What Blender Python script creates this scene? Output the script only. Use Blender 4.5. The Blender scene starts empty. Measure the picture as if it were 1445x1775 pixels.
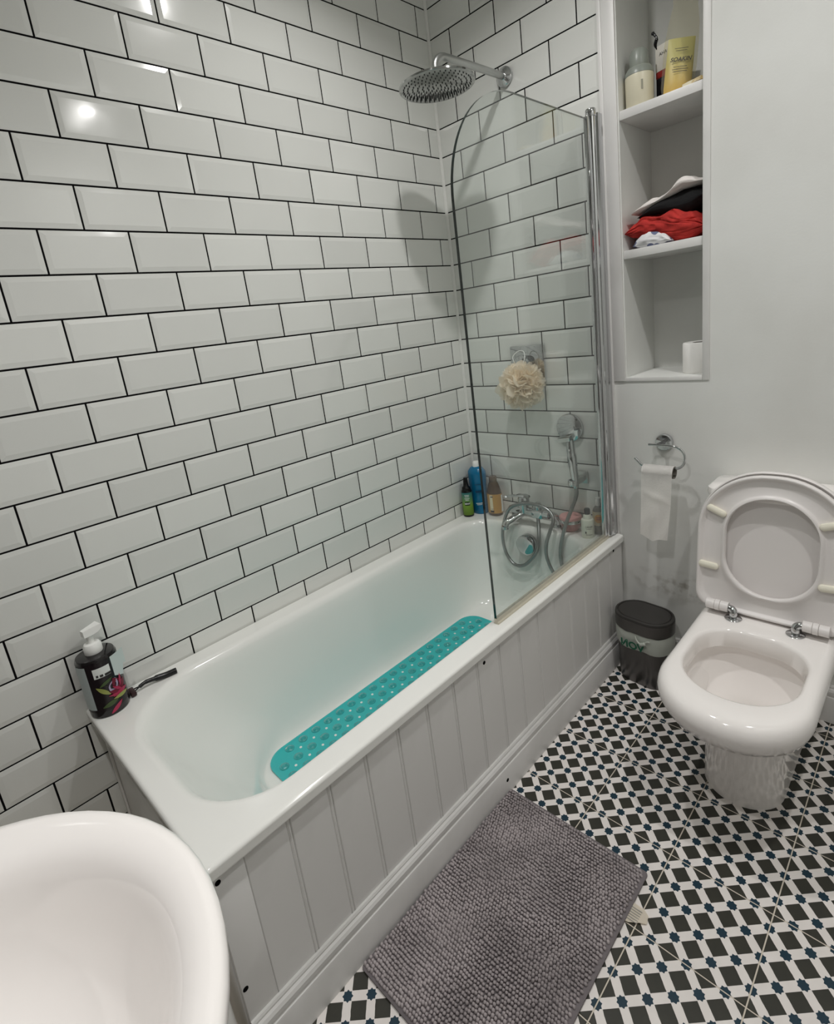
import bpy, bmesh, math, random
from mathutils import Vector, Matrix, noise
PI = math.pi
sc = bpy.context.scene
COL = sc.collection
rnd = random.Random(7)

# ------------------------------------------------------------------ camera
cam_d = bpy.data.cameras.new('camera')
cam = bpy.data.objects.new('camera', cam_d)
COL.objects.link(cam)
sc.camera = cam
cam_d.sensor_fit = 'HORIZONTAL'
cam_d.sensor_width = 36.0
cam_d.lens = 914.07 / 1445 * 36.0
cam_d.shift_x = (722.5 - 713.66) / 1445
cam_d.shift_y = (795.08 - 887.5) / 1445
cam_d.clip_start = 0.02
RIGHT = Vector((0.7005, 0.7020, -0.1288)).normalized()
FWD = Vector((-0.7089, 0.6637, -0.2386)).normalized()
DOWN = FWD.cross(RIGHT).normalized()
RIGHT = DOWN.cross(FWD).normalized()
M = Matrix((RIGHT, -DOWN, -FWD)).transposed().to_4x4()
M.translation = Vector((1.5315, -1.8136, 1.3557))
cam.matrix_world = M

# ------------------------------------------------------------------ world, exposure
w = bpy.data.worlds.new('world')
sc.world = w
w.use_nodes = True
w.node_tree.nodes['Background'].inputs[0].default_value = (0.9, 0.95, 1.0, 1)
w.node_tree.nodes['Background'].inputs[1].default_value = 0.15
sc.view_settings.view_transform = 'Standard'
sc.view_settings.look = 'None'
sc.view_settings.gamma = 1.0
sc.view_settings.use_curve_mapping = False
sc.view_settings.exposure = 0.0
sc.cycles.max_bounces = 12
sc.cycles.diffuse_bounces = 6
sc.cycles.glossy_bounces = 5
sc.cycles.transparent_max_bounces = 12
sc.cycles.sample_clamp_indirect = 4.0
sc.cycles.caustics_reflective = False
sc.cycles.caustics_refractive = False

ROOM_X, ROOM_Y, CEIL = 2.05, -2.20, 2.65
LAMPS = [(0.685, -0.74, 6.4, 145), (1.72, -0.72, 7.4, 145), (1.14, -1.86, 6.9, 125)]     # x, y, watts, beam spread

# ------------------------------------------------------------------ helpers
def lin(r, g, b):
    f = lambda c: c / 12.92 if c <= 0.04045 else ((c + 0.055) / 1.055) ** 2.4
    return (f(r / 255), f(g / 255), f(b / 255), 1.0)

def mat(name, col, rough=0.5, metal=0.0, trans=0.0, ior=1.45, alpha=1.0, coat=0.0, sss=0.0, spec=0.5):
    m = bpy.data.materials.new(name)
    m.use_nodes = True
    b = m.node_tree.nodes['Principled BSDF']
    b.inputs['Base Color'].default_value = col
    b.inputs['Roughness'].default_value = rough
    b.inputs['Metallic'].default_value = metal
    b.inputs['Transmission Weight'].default_value = trans
    b.inputs['IOR'].default_value = ior
    b.inputs['Alpha'].default_value = alpha
    b.inputs['Coat Weight'].default_value = coat
    b.inputs['Coat Roughness'].default_value = 0.05
    b.inputs['Specular IOR Level'].default_value = spec
    return m

def nodes(m):
    return m.node_tree, m.node_tree.nodes['Principled BSDF']

def add_noise(m, c2, scale, lo=0.4, hi=0.7, bump=0.0, bscale=None, detail=3.0, stretch=None):
    """Mixes a second colour in by noise and / or bumps the surface."""
    nt, b = nodes(m)
    tc = nt.nodes.new('ShaderNodeTexCoord')
    src = tc.outputs['Object']
    if stretch:
        mp = nt.nodes.new('ShaderNodeMapping')
        mp.inputs['Scale'].default_value = stretch
        nt.links.new(src, mp.inputs[0])
        src = mp.outputs[0]
    if c2 is not None:
        n = nt.nodes.new('ShaderNodeTexNoise')
        n.inputs['Scale'].default_value = scale
        n.inputs['Detail'].default_value = detail
        nt.links.new(src, n.inputs['Vector'])
        r = nt.nodes.new('ShaderNodeMapRange')
        r.inputs[1].default_value = lo
        r.inputs[2].default_value = hi
        nt.links.new(n.outputs[0], r.inputs[0])
        mx = nt.nodes.new('ShaderNodeMix')
        mx.data_type = 'RGBA'
        nt.links.new(r.outputs[0], mx.inputs[0])
        mx.inputs[6].default_value = b.inputs['Base Color'].default_value
        mx.inputs[7].default_value = c2
        nt.links.new(mx.outputs[2], b.inputs['Base Color'])
    if bump:
        n2 = nt.nodes.new('ShaderNodeTexNoise')
        n2.inputs['Scale'].default_value = bscale or scale
        n2.inputs['Detail'].default_value = detail
        nt.links.new(src, n2.inputs['Vector'])
        bp = nt.nodes.new('ShaderNodeBump')
        bp.inputs['Strength'].default_value = bump
        bp.inputs['Distance'].default_value = 0.002
        nt.links.new(n2.outputs[0], bp.inputs['Height'])
        nt.links.new(bp.outputs[0], b.inputs['Normal'])
    return m

def link(name, me, m, parent=None):
    o = bpy.data.objects.new(name, me)
    COL.objects.link(o)
    if m is not None:
        for mm in (m if isinstance(m, (list, tuple)) else [m]):
            if me.materials.find(mm.name) < 0:
                me.materials.append(mm)
    if parent is not None:
        o.parent = parent
    return o

def obj(name, bm, m, parent=None, smooth=True, angle=40):
    me = bpy.data.meshes.new(name)
    bmesh.ops.recalc_face_normals(bm, faces=bm.faces[:])
    bm.to_mesh(me)
    bm.free()
    if smooth:
        me.polygons.foreach_set('use_smooth', [True] * len(me.polygons))
        me.set_sharp_from_angle(angle=math.radians(angle))
    return link(name, me, m, parent)

def thing(name, label, cat, loc=(0, 0, 0), group=None, rot=(0, 0, 0)):
    o = bpy.data.objects.new(name, None)
    o.empty_display_size = 0.05
    COL.objects.link(o)
    o.location = loc
    o.rotation_euler = rot
    tag(o, label, cat, group)
    return o

def tag(o, label, cat, group=None):
    o['label'] = label
    o['category'] = cat
    if group:
        o['group'] = group
    return o

def struct(o):
    o['kind'] = 'structure'
    return o

def box(bm, x0, x1, y0, y1, z0, z1, bev=0.0, mi=0):
    vs = [bm.verts.new(p) for p in ((x0, y0, z0), (x1, y0, z0), (x1, y1, z0), (x0, y1, z0),
                                    (x0, y0, z1), (x1, y0, z1), (x1, y1, z1), (x0, y1, z1))]
    fs = [bm.faces.new([vs[i] for i in f]) for f in ((3, 2, 1, 0), (4, 5, 6, 7), (0, 1, 5, 4), (1, 2, 6, 5), (2, 3, 7, 6), (3, 0, 4, 7))]
    for f in fs:
        f.material_index = mi
    if bev:
        es = list({e for f in fs for e in f.edges})
        bmesh.ops.bevel(bm, geom=es, offset=bev, segments=2, affect='EDGES', profile=0.5)
    return bm

def B():
    return bmesh.new()

def loft(bm, rings, cap0=False, cap1=False, closed=True, mi=0):
    vr = [[bm.verts.new(p) for p in r] for r in rings]
    n = len(vr[0])
    for a, b in zip(vr, vr[1:]):
        for i in range(n if closed else n - 1):
            j = (i + 1) % n
            f = bm.faces.new((a[i], a[j], b[j], b[i]))
            f.material_index = mi
    if cap0:
        bm.faces.new(list(reversed(vr[0]))).material_index = mi
    if cap1:
        bm.faces.new(vr[-1]).material_index = mi
    return vr

def rrect(x0, x1, y0, y1, rads, seg=10, side=4):
    """Rounded rectangle; rads = radii at (x0,y0),(x1,y0),(x1,y1),(x0,y1); always the same number of points."""
    cs = [(x0, y0, 1, 1, PI), (x1, y0, -1, 1, 1.5 * PI), (x1, y1, -1, -1, 0), (x0, y1, 1, -1, 0.5 * PI)]
    arcs = []
    for (x, y, sx, sy, a0), r in zip(cs, rads):
        cx, cy = x + sx * r, y + sy * r
        arcs.append([(cx + r * math.cos(a0 + t / seg * PI / 2), cy + r * math.sin(a0 + t / seg * PI / 2)) for t in range(seg + 1)])
    out = []
    for k in range(4):
        out += arcs[k]
        a, b = arcs[k][-1], arcs[(k + 1) % 4][0]
        for t in range(1, side):
            out.append((a[0] + (b[0] - a[0]) * t / side, a[1] + (b[1] - a[1]) * t / side))
    return out

def lathe(bm, prof, cx=0, cy=0, cz=0, seg=32, cap=True, axis='z', sx=1.0, sy=1.0, mi=0):
    rings = []
    for r, h in prof:
        ring = []
        for i in range(seg):
            a = 2 * PI * i / seg
            u, v = r * math.cos(a) * sx, r * math.sin(a) * sy
            if axis == 'z':
                ring.append((cx + u, cy + v, cz + h))
            elif axis == 'y':
                ring.append((cx + u, cy + h, cz - v))
            else:
                ring.append((cx + h, cy + u, cz + v))
        rings.append(ring)
    return loft(bm, rings, cap, cap, mi=mi)

def smooth_path(pts, n=6):
    P = [Vector(p) for p in pts]
    P = [2 * P[0] - P[1]] + P + [2 * P[-1] - P[-2]]
    out = []
    for i in range(1, len(P) - 2):
        for k in range(n):
            t = k / n
            out.append(0.5 * ((2 * P[i]) + (P[i + 1] - P[i - 1]) * t + (2 * P[i - 1] - 5 * P[i] + 4 * P[i + 1] - P[i + 2]) * t * t
                              + (3 * P[i] - P[i - 1] - 3 * P[i + 1] + P[i + 2]) * t ** 3))
    out.append(P[-2])
    return out

def tube(bm, pts, r, seg=12, cap=True, mi=0):
    pts = [Vector(p) for p in pts]
    n = len(pts)
    rs = r if isinstance(r, (list, tuple)) else [r] * n
    t0 = (pts[1] - pts[0]).normalized()
    up = Vector((0, 0, 1)) if abs(t0.z) < 0.9 else Vector((1, 0, 0))
    u = t0.cross(up).normalized()
    rings = []
    for i in range(n):
        t = (pts[min(i + 1, n - 1)] - pts[max(i - 1, 0)]).normalized()
        u = (u - t * u.dot(t)).normalized()
        v = t.cross(u)
        rings.append([pts[i] + (u * math.cos(2 * PI * k / seg) + v * math.sin(2 * PI * k / seg)) * rs[i] for k in range(seg)])
    return loft(bm, rings, cap, cap, mi=mi)

def prism(bm, poly, h0, h1, axis='z', mi=0):
    def P(a, b, h):
        return (a, b, h) if axis == 'z' else ((a, h, b) if axis == 'y' else (h, a, b))
    return loft(bm, [[P(a, b, h0) for a, b in poly], [P(a, b, h1) for a, b in poly]], True, True, mi=mi)

def text(name, body, size, m, parent, matrix, extrude=0.0002, shear=0.0, bold=0.0):
    cu = bpy.data.curves.new(name, 'FONT')
    cu.body = body
    cu.size = size
    cu.extrude = extrude
    cu.shear = shear
    cu.offset = bold
    cu.align_x = 'CENTER'
    cu.align_y = 'CENTER'
    cu.resolution_u = 3
    tmp = bpy.data.objects.new('tmp', cu)
    COL.objects.link(tmp)
    dg = bpy.context.evaluated_depsgraph_get()
    me = bpy.data.meshes.new_from_object(tmp.evaluated_get(dg))
    bpy.data.objects.remove(tmp)
    me.transform(matrix)
    return link(name, me, m, parent)

def frame(o, x, y):
    """4x4 matrix with the given x and y axes and origin."""
    x = Vector(x).normalized()
    z = x.cross(Vector(y)).normalized()
    y = z.cross(x)
    mm = Matrix((x, y, z)).transposed().to_4x4()
    mm.translation = Vector(o)
    return mm

# ------------------------------------------------------------------ materials
TILE = mat('white_glazed_tile', lin(226, 227, 223), 0.13, coat=0.3)
nt, b = nodes(TILE)
oi = nt.nodes.new('ShaderNodeObjectInfo')
mr = nt.nodes.new('ShaderNodeMapRange')
mr.inputs[3].default_value = 0.94
mr.inputs[4].default_value = 1.03
nt.links.new(oi.outputs['Random'], mr.inputs[0])
hs = nt.nodes.new('ShaderNodeHueSaturation')
hs.inputs['Color'].default_value = lin(226, 227, 223)
nt.links.new(mr.outputs[0], hs.inputs['Value'])
nt.links.new(hs.outputs[0], b.inputs['Base Color'])
tc = nt.nodes.new('ShaderNodeTexCoord')
gn = nt.nodes.new('ShaderNodeNewGeometry')
n_ = nt.nodes.new('ShaderNodeTexNoise')
n_.inputs['Scale'].default_value = 9.0
n_.inputs['Detail'].default_value = 1.0
nt.links.new(gn.outputs['Position'], n_.inputs['Vector'])
bp = nt.nodes.new('ShaderNodeBump')
bp.inputs['Strength'].default_value = 0.12
bp.inputs['Distance'].default_value = 0.01
nt.links.new(n_.outputs[0], bp.inputs['Height'])
nt.links.new(bp.outputs[0], b.inputs['Normal'])

GROUT = mat('black_grout', lin(16, 15, 16), 0.95, spec=0.1)
PAINT = add_noise(mat('white_wall_paint', lin(226, 227, 224), 0.55), lin(214, 214, 210), 3.0, 0.35, 0.75, bump=0.12, bscale=140)
DIMPAINT = mat('fill_dimming_grey_paint', lin(112, 110, 107), 0.6)  # unseen front wall darkened to cut bounced fill and deepen contrast
PAINTB = add_noise(mat('scuffed_white_wall_paint', lin(226, 227, 224), 0.55), lin(214, 214, 210), 3.0, 0.35, 0.75, bump=0.12, bscale=140)
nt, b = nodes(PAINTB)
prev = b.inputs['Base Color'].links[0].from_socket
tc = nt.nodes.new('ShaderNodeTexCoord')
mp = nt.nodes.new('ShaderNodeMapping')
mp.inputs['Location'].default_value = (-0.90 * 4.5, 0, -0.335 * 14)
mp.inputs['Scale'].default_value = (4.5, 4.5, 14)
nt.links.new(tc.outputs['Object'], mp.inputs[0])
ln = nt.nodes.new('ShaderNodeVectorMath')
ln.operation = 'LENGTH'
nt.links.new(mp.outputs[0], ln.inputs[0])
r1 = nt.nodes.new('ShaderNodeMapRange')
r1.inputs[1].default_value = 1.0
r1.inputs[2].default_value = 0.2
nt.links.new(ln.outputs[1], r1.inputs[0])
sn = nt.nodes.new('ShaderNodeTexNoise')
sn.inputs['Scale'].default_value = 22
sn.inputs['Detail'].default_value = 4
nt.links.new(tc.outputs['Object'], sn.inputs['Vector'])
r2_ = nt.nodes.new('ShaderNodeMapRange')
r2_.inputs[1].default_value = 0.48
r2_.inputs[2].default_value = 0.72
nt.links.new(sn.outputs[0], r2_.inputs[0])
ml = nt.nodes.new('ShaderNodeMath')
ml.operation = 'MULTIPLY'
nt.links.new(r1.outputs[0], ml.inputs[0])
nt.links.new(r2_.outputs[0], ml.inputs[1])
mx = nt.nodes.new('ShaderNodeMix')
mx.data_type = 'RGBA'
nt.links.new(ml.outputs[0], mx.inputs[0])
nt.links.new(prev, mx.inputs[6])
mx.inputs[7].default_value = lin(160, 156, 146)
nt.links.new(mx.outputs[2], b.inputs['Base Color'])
CEILING = mat('white_ceiling_paint', lin(222, 222, 219), 0.7)
GLOSSPAINT = add_noise(mat('white_gloss_woodwork', lin(224, 223, 221), 0.38), lin(206, 205, 202), 5.0, 0.5, 0.8, bump=0.1, bscale=60)
SILICONE = mat('white_silicone', lin(228, 228, 224), 0.4)
ACRYLIC = mat('white_bath_acrylic', lin(234, 234, 230), 0.14, coat=0.3)
CERAMIC = mat('white_sanitary_ceramic', lin(240, 236, 233), 0.08, coat=0.5)
SEATPLASTIC = mat('white_seat_plastic', lin(226, 222, 220), 0.32)
BUFFER = mat('cream_rubber_buffer', lin(236, 232, 216), 0.45)
CHROME = mat('polished_chrome', (0.58, 0.59, 0.60, 1), 0.06, 1.0)
BRUSHED = add_noise(mat('dull_steel', (0.5, 0.51, 0.5, 1), 0.28, 1.0), None, 1, bump=0.03, bscale=90)
HEADSTEEL = mat('polished_dark_steel', (0.42, 0.43, 0.42, 1), 0.12, 1.0)
HOSE = mat('steel_hose', (0.30, 0.31, 0.31, 1), 0.28, 1.0)
nt, b = nodes(HOSE)
RUBBER = mat('dark_rubber', lin(40, 41, 42), 0.5)
BLACK = mat('black_plastic', lin(14, 14, 16), 0.25)
DARKHOLE = mat('dark_screw_hole', lin(12, 11, 10), 0.95, spec=0.1)
WHITEPL = mat('white_plastic', lin(238, 238, 235), 0.3)
PAPER = add_noise(mat('soft_white_tissue', lin(250, 248, 245), 0.9), None, 1, bump=0.25, bscale=180)
CARD = mat('grey_cardboard', lin(120, 116, 108), 0.9)
PRINT = mat('dark_print', lin(45, 42, 40), 0.7)
WHITEPR = mat('white_print', lin(225, 228, 225), 0.6)

GLASS = bpy.data.materials.new('clear_glass')
GLASS.use_nodes = True
nt = GLASS.node_tree
nt.nodes.clear()
out = nt.nodes.new('ShaderNodeOutputMaterial')
mx = nt.nodes.new('ShaderNodeMixShader')
tr = nt.nodes.new('ShaderNodeBsdfTransparent')
tr.inputs[0].default_value = (0.955, 0.975, 0.965, 1)
gl = nt.nodes.new('ShaderNodeBsdfGlossy')
gl.inputs['Roughness'].default_value = 0.01
lw = nt.nodes.new('ShaderNodeLayerWeight')
pw = nt.nodes.new('ShaderNodeMath')
pw.operation = 'POWER'
pw.inputs[1].default_value = 4.0
ma = nt.nodes.new('ShaderNodeMath')
ma.operation = 'MULTIPLY_ADD'
ma.inputs[1].default_value = 0.95
ma.inputs[2].default_value = 0.045
nt.links.new(lw.outputs['Facing'], pw.inputs[0])
nt.links.new(pw.outputs[0], ma.inputs[0])
nt.links.new(ma.outputs[0], mx.inputs[0])
nt.links.new(tr.outputs[0], mx.inputs[1])
nt.links.new(gl.outputs[0], mx.inputs[2])
nt.links.new(mx.outputs[0], out.inputs[0])
GLASSEDGE = mat('dark_green_glass_edge', lin(26, 36, 34), 0.08, coat=0.6)
SEAL = bpy.data.materials.new('clear_plastic_seal')
SEAL.use_nodes = True
nt = SEAL.node_tree
b = nt.nodes['Principled BSDF']
b.inputs['Base Color'].default_value = lin(226, 220, 204)
b.inputs['Roughness'].default_value = 0.15
mx = nt.nodes.new('ShaderNodeMixShader')
mx.inputs[0].default_value = 0.5
tr = nt.nodes.new('ShaderNodeBsdfTransparent')
tr.inputs[0].default_value = (0.96, 0.95, 0.9, 1)
nt.links.new(b.outputs[0], mx.inputs[1])
nt.links.new(tr.outputs[0], mx.inputs[2])
nt.links.new(mx.outputs[0], nt.nodes['Material Output'].inputs[0])

# floor tile: printed pattern in each tile's own coordinates (stars on a diagonal lattice, three to a side)
TS = 0.2171
FLOOR = mat('patterned_cement_tile', (1, 1, 1, 1), 0.42)
nt, bsdf = nodes(FLOOR)
def MATH(op, a, b_=None, c=None):
    n = nt.nodes.new('ShaderNodeMath')
    n.operation = op
    for k, v in enumerate((a, b_, c)):
        if v is None:
            continue
        if isinstance(v, (int, float)):
            n.inputs[k].default_value = v
        else:
            nt.links.new(v, n.inputs[k])
    return n.outputs[0]
tc = nt.nodes.new('ShaderNodeTexCoord')
sp = nt.nodes.new('ShaderNodeSeparateXYZ')
nt.links.new(tc.outputs['Object'], sp.inputs[0])
wob = nt.nodes.new('ShaderNodeTexNoise')
wob.inputs['Scale'].default_value = 60
nt.links.new(tc.outputs['Object'], wob.inputs['Vector'])
A = 3.0 / TS
X = MATH('MULTIPLY', sp.outputs[0], A)
Y = MATH('MULTIPLY', sp.outputs[1], A)
U = MATH('ADD', MATH('ADD', X, Y), MATH('MULTIPLY', MATH('SUBTRACT', wob.outputs[0], 0.5), 0.05))
V = MATH('SUBTRACT', X, Y)
def cell(v):     # signed distance to the nearest star line (stars sit at half integers)
    return MATH('SUBTRACT', MATH('FRACT', v), 0.5)
a_, b2 = cell(U), cell(V)
aa, ab = MATH('ABSOLUTE', a_), MATH('ABSOLUTE', b2)
star1 = MATH('MAXIMUM', aa, ab)
star2 = MATH('MULTIPLY', MATH('ADD', aa, ab), 0.70711)
star = MATH('LESS_THAN', MATH('MINIMUM', star1, star2), 0.162)
bar = MATH('LESS_THAN', MATH('MINIMUM', aa, ab), 0.180)
def MIX(f, c1, c2):
    n = nt.nodes.new('ShaderNodeMix')
    n.data_type = 'RGBA'
    nt.links.new(f, n.inputs[0])
    for k, c in ((6, c1), (7, c2)):
        if isinstance(c, tuple):
            n.inputs[k].default_value = c
        else:
            nt.links.new(c, n.inputs[k])
    return n.outputs[2]
blot = nt.nodes.new('ShaderNodeTexNoise')
blot.inputs['Scale'].default_value = 25
nt.links.new(tc.outputs['Object'], blot.inputs['Vector'])
dark = MIX(blot.outputs[0], lin(40, 40, 34), lin(54, 53, 45))
white = MIX(blot.outputs[0], lin(216, 210, 206), lin(232, 227, 223))
c = MIX(bar, dark, white)
c = MIX(star, c, lin(9, 45, 61))
nt.links.new(c, bsdf.inputs['Base Color'])
FGROUT = mat('beige_floor_grout', lin(205, 196, 182), 0.9)

LENS = bpy.data.materials.new('glowing_lamp_lens')
LENS.use_nodes = True
b = LENS.node_tree.nodes['Principled BSDF']
b.inputs['Emission Color'].default_value = (1.0, 0.97, 0.92, 1)
b.inputs['Emission Strength'].default_value = 60.0

# ------------------------------------------------------------------ room shell
def tile_mesh(w_, h_, depth_axis):
    """Bevel-edged metro tile centred on the origin; depth_axis 'x' faces +x, 'y' faces -y."""
    e0, e1, inset = 0.0, 0.0016, 0.012
    ix = min(inset, w_ * 0.3)
    iz = min(inset, h_ * 0.3)
    def ring(dw, dh, d):
        pts = ((-dw, -dh), (dw, -dh), (dw, dh), (-dw, dh))
        return [((d, u, v) if depth_axis == 'x' else (u, -d, v)) for u, v in pts]
    bm = B()
    loft(bm, [ring(w_ / 2, h_ / 2, -0.004), ring(w_ / 2, h_ / 2, e0),
              ring(w_ / 2 - ix, h_ / 2 - iz, e1)], False, True)
    me = bpy.data.meshes.new('tile')
    bmesh.ops.recalc_face_normals(bm, faces=bm.faces[:])
    bm.to_mesh(me)
    bm.free()
    me.materials.append(TILE)
    return me

TCACHE = {}
def put_tile(parent, axis, u0, u1, z0, z1):
    g = 0.0023
    w_, h_ = (u1 - u0) - 2 * g, (z1 - z0) - 2 * g
    if w_ < 0.008 or h_ < 0.008:
        return
    key = (axis, round(w_, 3), round(h_, 3))
    if key not in TCACHE:
        TCACHE[key] = tile_mesh(w_, h_, axis)
    o = bpy.data.objects.new('tile', TCACHE[key])
    COL.objects.link(o)
    o.parent = parent
    c, z = (u0 + u1) / 2, (z0 + z1) / 2
    o.location = (0, c, z) if axis == 'x' else (c, 0, z)
    j = lambda: rnd.uniform(-0.0012, 0.0012)
    o.rotation_euler = (j() * 0.3, j(), j() * 2) if axis == 'x' else (j(), j() * 0.3, j() * 2)

bm = B()
box(bm, -0.10, -0.0012, ROOM_Y - 0.1, 0.0, 0, CEIL)
wall_left = struct(obj('wall_left', bm, GROUT, smooth=False))
RV, HT, YA, XB = 0.1030, 0.101, -0.0587, 0.0028
for k in range(-2, 25):
    zt, zb = min(2.515 - RV * k, CEIL), max(2.515 - RV * (k + 1), 0.002)
    if zt < 0.012 or zt - zb < 0.012:
        continue
    e = YA if k % 2 == 0 else YA - HT
    edges = [-0.0015]
    y = e
    while y > ROOM_Y:
        edges.append(y)
        y -= 2 * HT
    edges.append(ROOM_Y)
    for y1, y0 in zip(edges, edges[1:]):
        if zt < 0.44 and y0 > -1.62:
            continue            # behind the bath
        put_tile(wall_left, 'x', y0, y1, zb, zt)

# back wall: tiled strip on the bath side, painted with a recessed alcove beside it
NX0, NX1, NZ0, ND = 0.733, 0.973, 1.0935, 0.245
TE = 0.675                                    # where the tiling ends
bm = B()
box(bm, 0.0, TE, 0.0012, 0.10, 0, CEIL, mi=0)
box(bm, TE, NX0, 0.0, 0.10, 0, CEIL, mi=1)
box(bm, NX1, ROOM_X + 0.1, 0.0, 0.10, 0, CEIL, mi=1)
box(bm, NX0, NX1, 0.0, 0.10, 0, NZ0, mi=1)
box(bm, NX0 - 0.03, NX0, 0.10, ND + 0.03, NZ0 - 0.03, CEIL, mi=1)
box(bm, NX1, NX1 + 0.03, 0.10, ND + 0.03, NZ0 - 0.03, CEIL, mi=1)
box(bm, NX0, NX1, ND, ND + 0.03, NZ0 - 0.03, CEIL, mi=1)
box(bm, NX0, NX1, 0.10, ND, NZ0 - 0.03, NZ0, mi=1)
wall_back = struct(obj('wall_back', bm, [GROUT, PAINTB], smooth=False))
for k in range(-2, 21):
    zt, zb = min(2.515 - RV * k, CEIL), 2.515 - RV * (k + 1)
    xs = [0.0015]
    x = XB + (2 if k % 2 == 0 else 1) * HT
    while x < TE:
        xs.append(x)
        x += 2 * HT
    xs.append(TE)
    for x0, x1 in zip(xs, xs[1:]):
        put_tile(wall_back, 'y', x0, x1, zb, zt)

bm = B()
box(bm, ROOM_X, ROOM_X + 0.1, ROOM_Y - 0.1, 0.0, 0, CEIL)
struct(obj('wall_right', bm, PAINT, smooth=False))
bm = B()
box(bm, 0.0, ROOM_X, ROOM_Y - 0.1, ROOM_Y, 0, CEIL)
struct(obj('wall_front', bm, DIMPAINT, smooth=False))
bm = B()
box(bm, -0.1, ROOM_X + 0.1, ROOM_Y - 0.1, ND + 0.1, CEIL, CEIL + 0.08)
struct(obj('ceiling', bm, CEILING, smooth=False))

# floor and its tiles
bm = B()
box(bm, -0.1, ROOM_X + 0.1, ROOM_Y - 0.1, ND + 0.1, -0.08, -0.0012)
floor = struct(obj('floor', bm, FGROUT, smooth=False))
S_ = (2.515 - 1.1593) / (2.6287 - 1.1593)
FX0 = 1.5315 + (0.8608 - 1.5315) * S_
FY0 = -1.8136 + (-0.1743 + 1.8136) * S_
FT = 0.2353 * S_
fmesh = {}
for i in range(-1, 6):
    for j in range(-2, 11):
        x0, x1 = FX0 + i * FT, FX0 + (i + 1) * FT
        y1, y0 = FY0 - j * FT, FY0 - (j + 1) * FT
        cx, cy = (x0 + x1) / 2, (y0 + y1) / 2
        X0, X1, Y0, Y1 = max(x0, 0.66), min(x1, ROOM_X - 0.001), max(y0, ROOM_Y + 0.001), min(y1, -0.001)
        if X1 - X0 < 0.01 or Y1 - Y0 < 0.01:
            continue
        g = 0.0013
        q = tuple(round(v, 4) for v in (X0 - cx + g, X1 - cx - g, Y0 - cy + g, Y1 - cy - g))
        if q not in fmesh:
            bm = B()
            r = [(q[0], q[2]), (q[1], q[2]), (q[1], q[3]), (q[0], q[3])]
            e = 0.0008
            r2 = [(q[0] + e, q[2] + e), (q[1] - e, q[2] + e), (q[1] - e, q[3] - e), (q[0] + e, q[3] - e)]
            loft(bm, [[(a, b_, -0.004) for a, b_ in r], [(a, b_, -0.0006) for a, b_ in r], [(a, b_, 0) for a, b_ in r2]], False, True)
            bmesh.ops.recalc_face_normals(bm, faces=bm.faces[:])
            me = bpy.data.meshes.new('tile')
            bm.to_mesh(me)
            bm.free()
            me.materials.append(FLOOR)
            fmesh[q] = me
        o = bpy.data.objects.new('tile', fmesh[q])
        COL.objects.link(o)
        o.parent = floor
        o.location = (cx, cy, 0)

# trims: corner silicone, tile edge, boards round the alcove, skirting
bm = B()
prism(bm, [(0.0, 0.0), (0.0095, -0.001), (0.0075, -0.0055), (0.0055, -0.0075), (0.001, -0.0095)], 0.505, CEIL)
struct(obj('trim_1', bm, SILICONE))
bm = B()
box(bm, TE, 0.6885, -0.0075, 0.0, 0.5, CEIL, 0.002)
struct(obj('trim_2', bm, GLOSSPAINT))
bm = B()
box(bm, 0.6885, NX0 - 0.004, -0.006, 0.0, NZ0 - 0.012, CEIL, 0.0015)
struct(obj('trim_3', bm, GLOSSPAINT))
bm = B()
box(bm, NX1, NX1 + 0.020, -0.004, 0.0, NZ0 - 0.014, CEIL, 0.0015)
struct(obj('trim_4', bm, GLOSSPAINT))
bm = B()
box(bm, NX0 - 0.004, NX1, -0.004, 0.0, NZ0 - 0.014, NZ0, 0.0015)
struct(obj('trim_5', bm, GLOSSPAINT))

SKIRT = [(0, 0), (0.018, 0), (0.018, 0.085), (0.0165, 0.089), (0.0135, 0.090), (0.0135, 0.094), (0.0155, 0.098), (0.0155, 0.108),
         (0.012, 0.114), (0.0075, 0.117), (0.0075, 0.121), (0.005, 0.125), (0, 0.125)]
bm = B()
loft(bm, [[(x, -d, z) for d, z in SKIRT] for x in (0.72, ROOM_X)], True, True)
struct(obj('baseboard_back', bm, GLOSSPAINT, angle=25))

# ------------------------------------------------------------------ ceiling downlights (above the frame, two seen as glints in the glaze, the basin one assumed)
for (x, y, p, beam), where in zip(LAMPS, ('over the bath', 'over the toilet', 'near the basin')):
    t = thing('ceiling_downlight', 'round recessed white downlight in the ceiling ' + where, 'downlight', (x, y, CEIL), 'ceiling downlights')
    bm = B()
    lathe(bm, [(0.034, 0.02), (0.034, -0.004), (0.046, -0.006), (0.048, -0.001), (0.048, 0.0)], seg=32, cap=False)
    obj('bezel', bm, WHITEPL, t)
    bm = B()
    lathe(bm, [(0.030, -0.0006), (0.029, -0.0016), (0.001, -0.0018)], seg=32)
    obj('lens', bm, LENS, t)
    ld = bpy.data.lights.new('lamp', 'AREA')
    ld.shape = 'DISK'
    ld.size = 0.062
    ld.energy = p
    ld.color = (1.0, 0.985, 0.97)
    ld.spread = math.radians(beam)
    lo = bpy.data.objects.new('lamp', ld)
    COL.objects.link(lo)
    lo.parent = t
    lo.location = (0, 0, -0.005)

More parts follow.
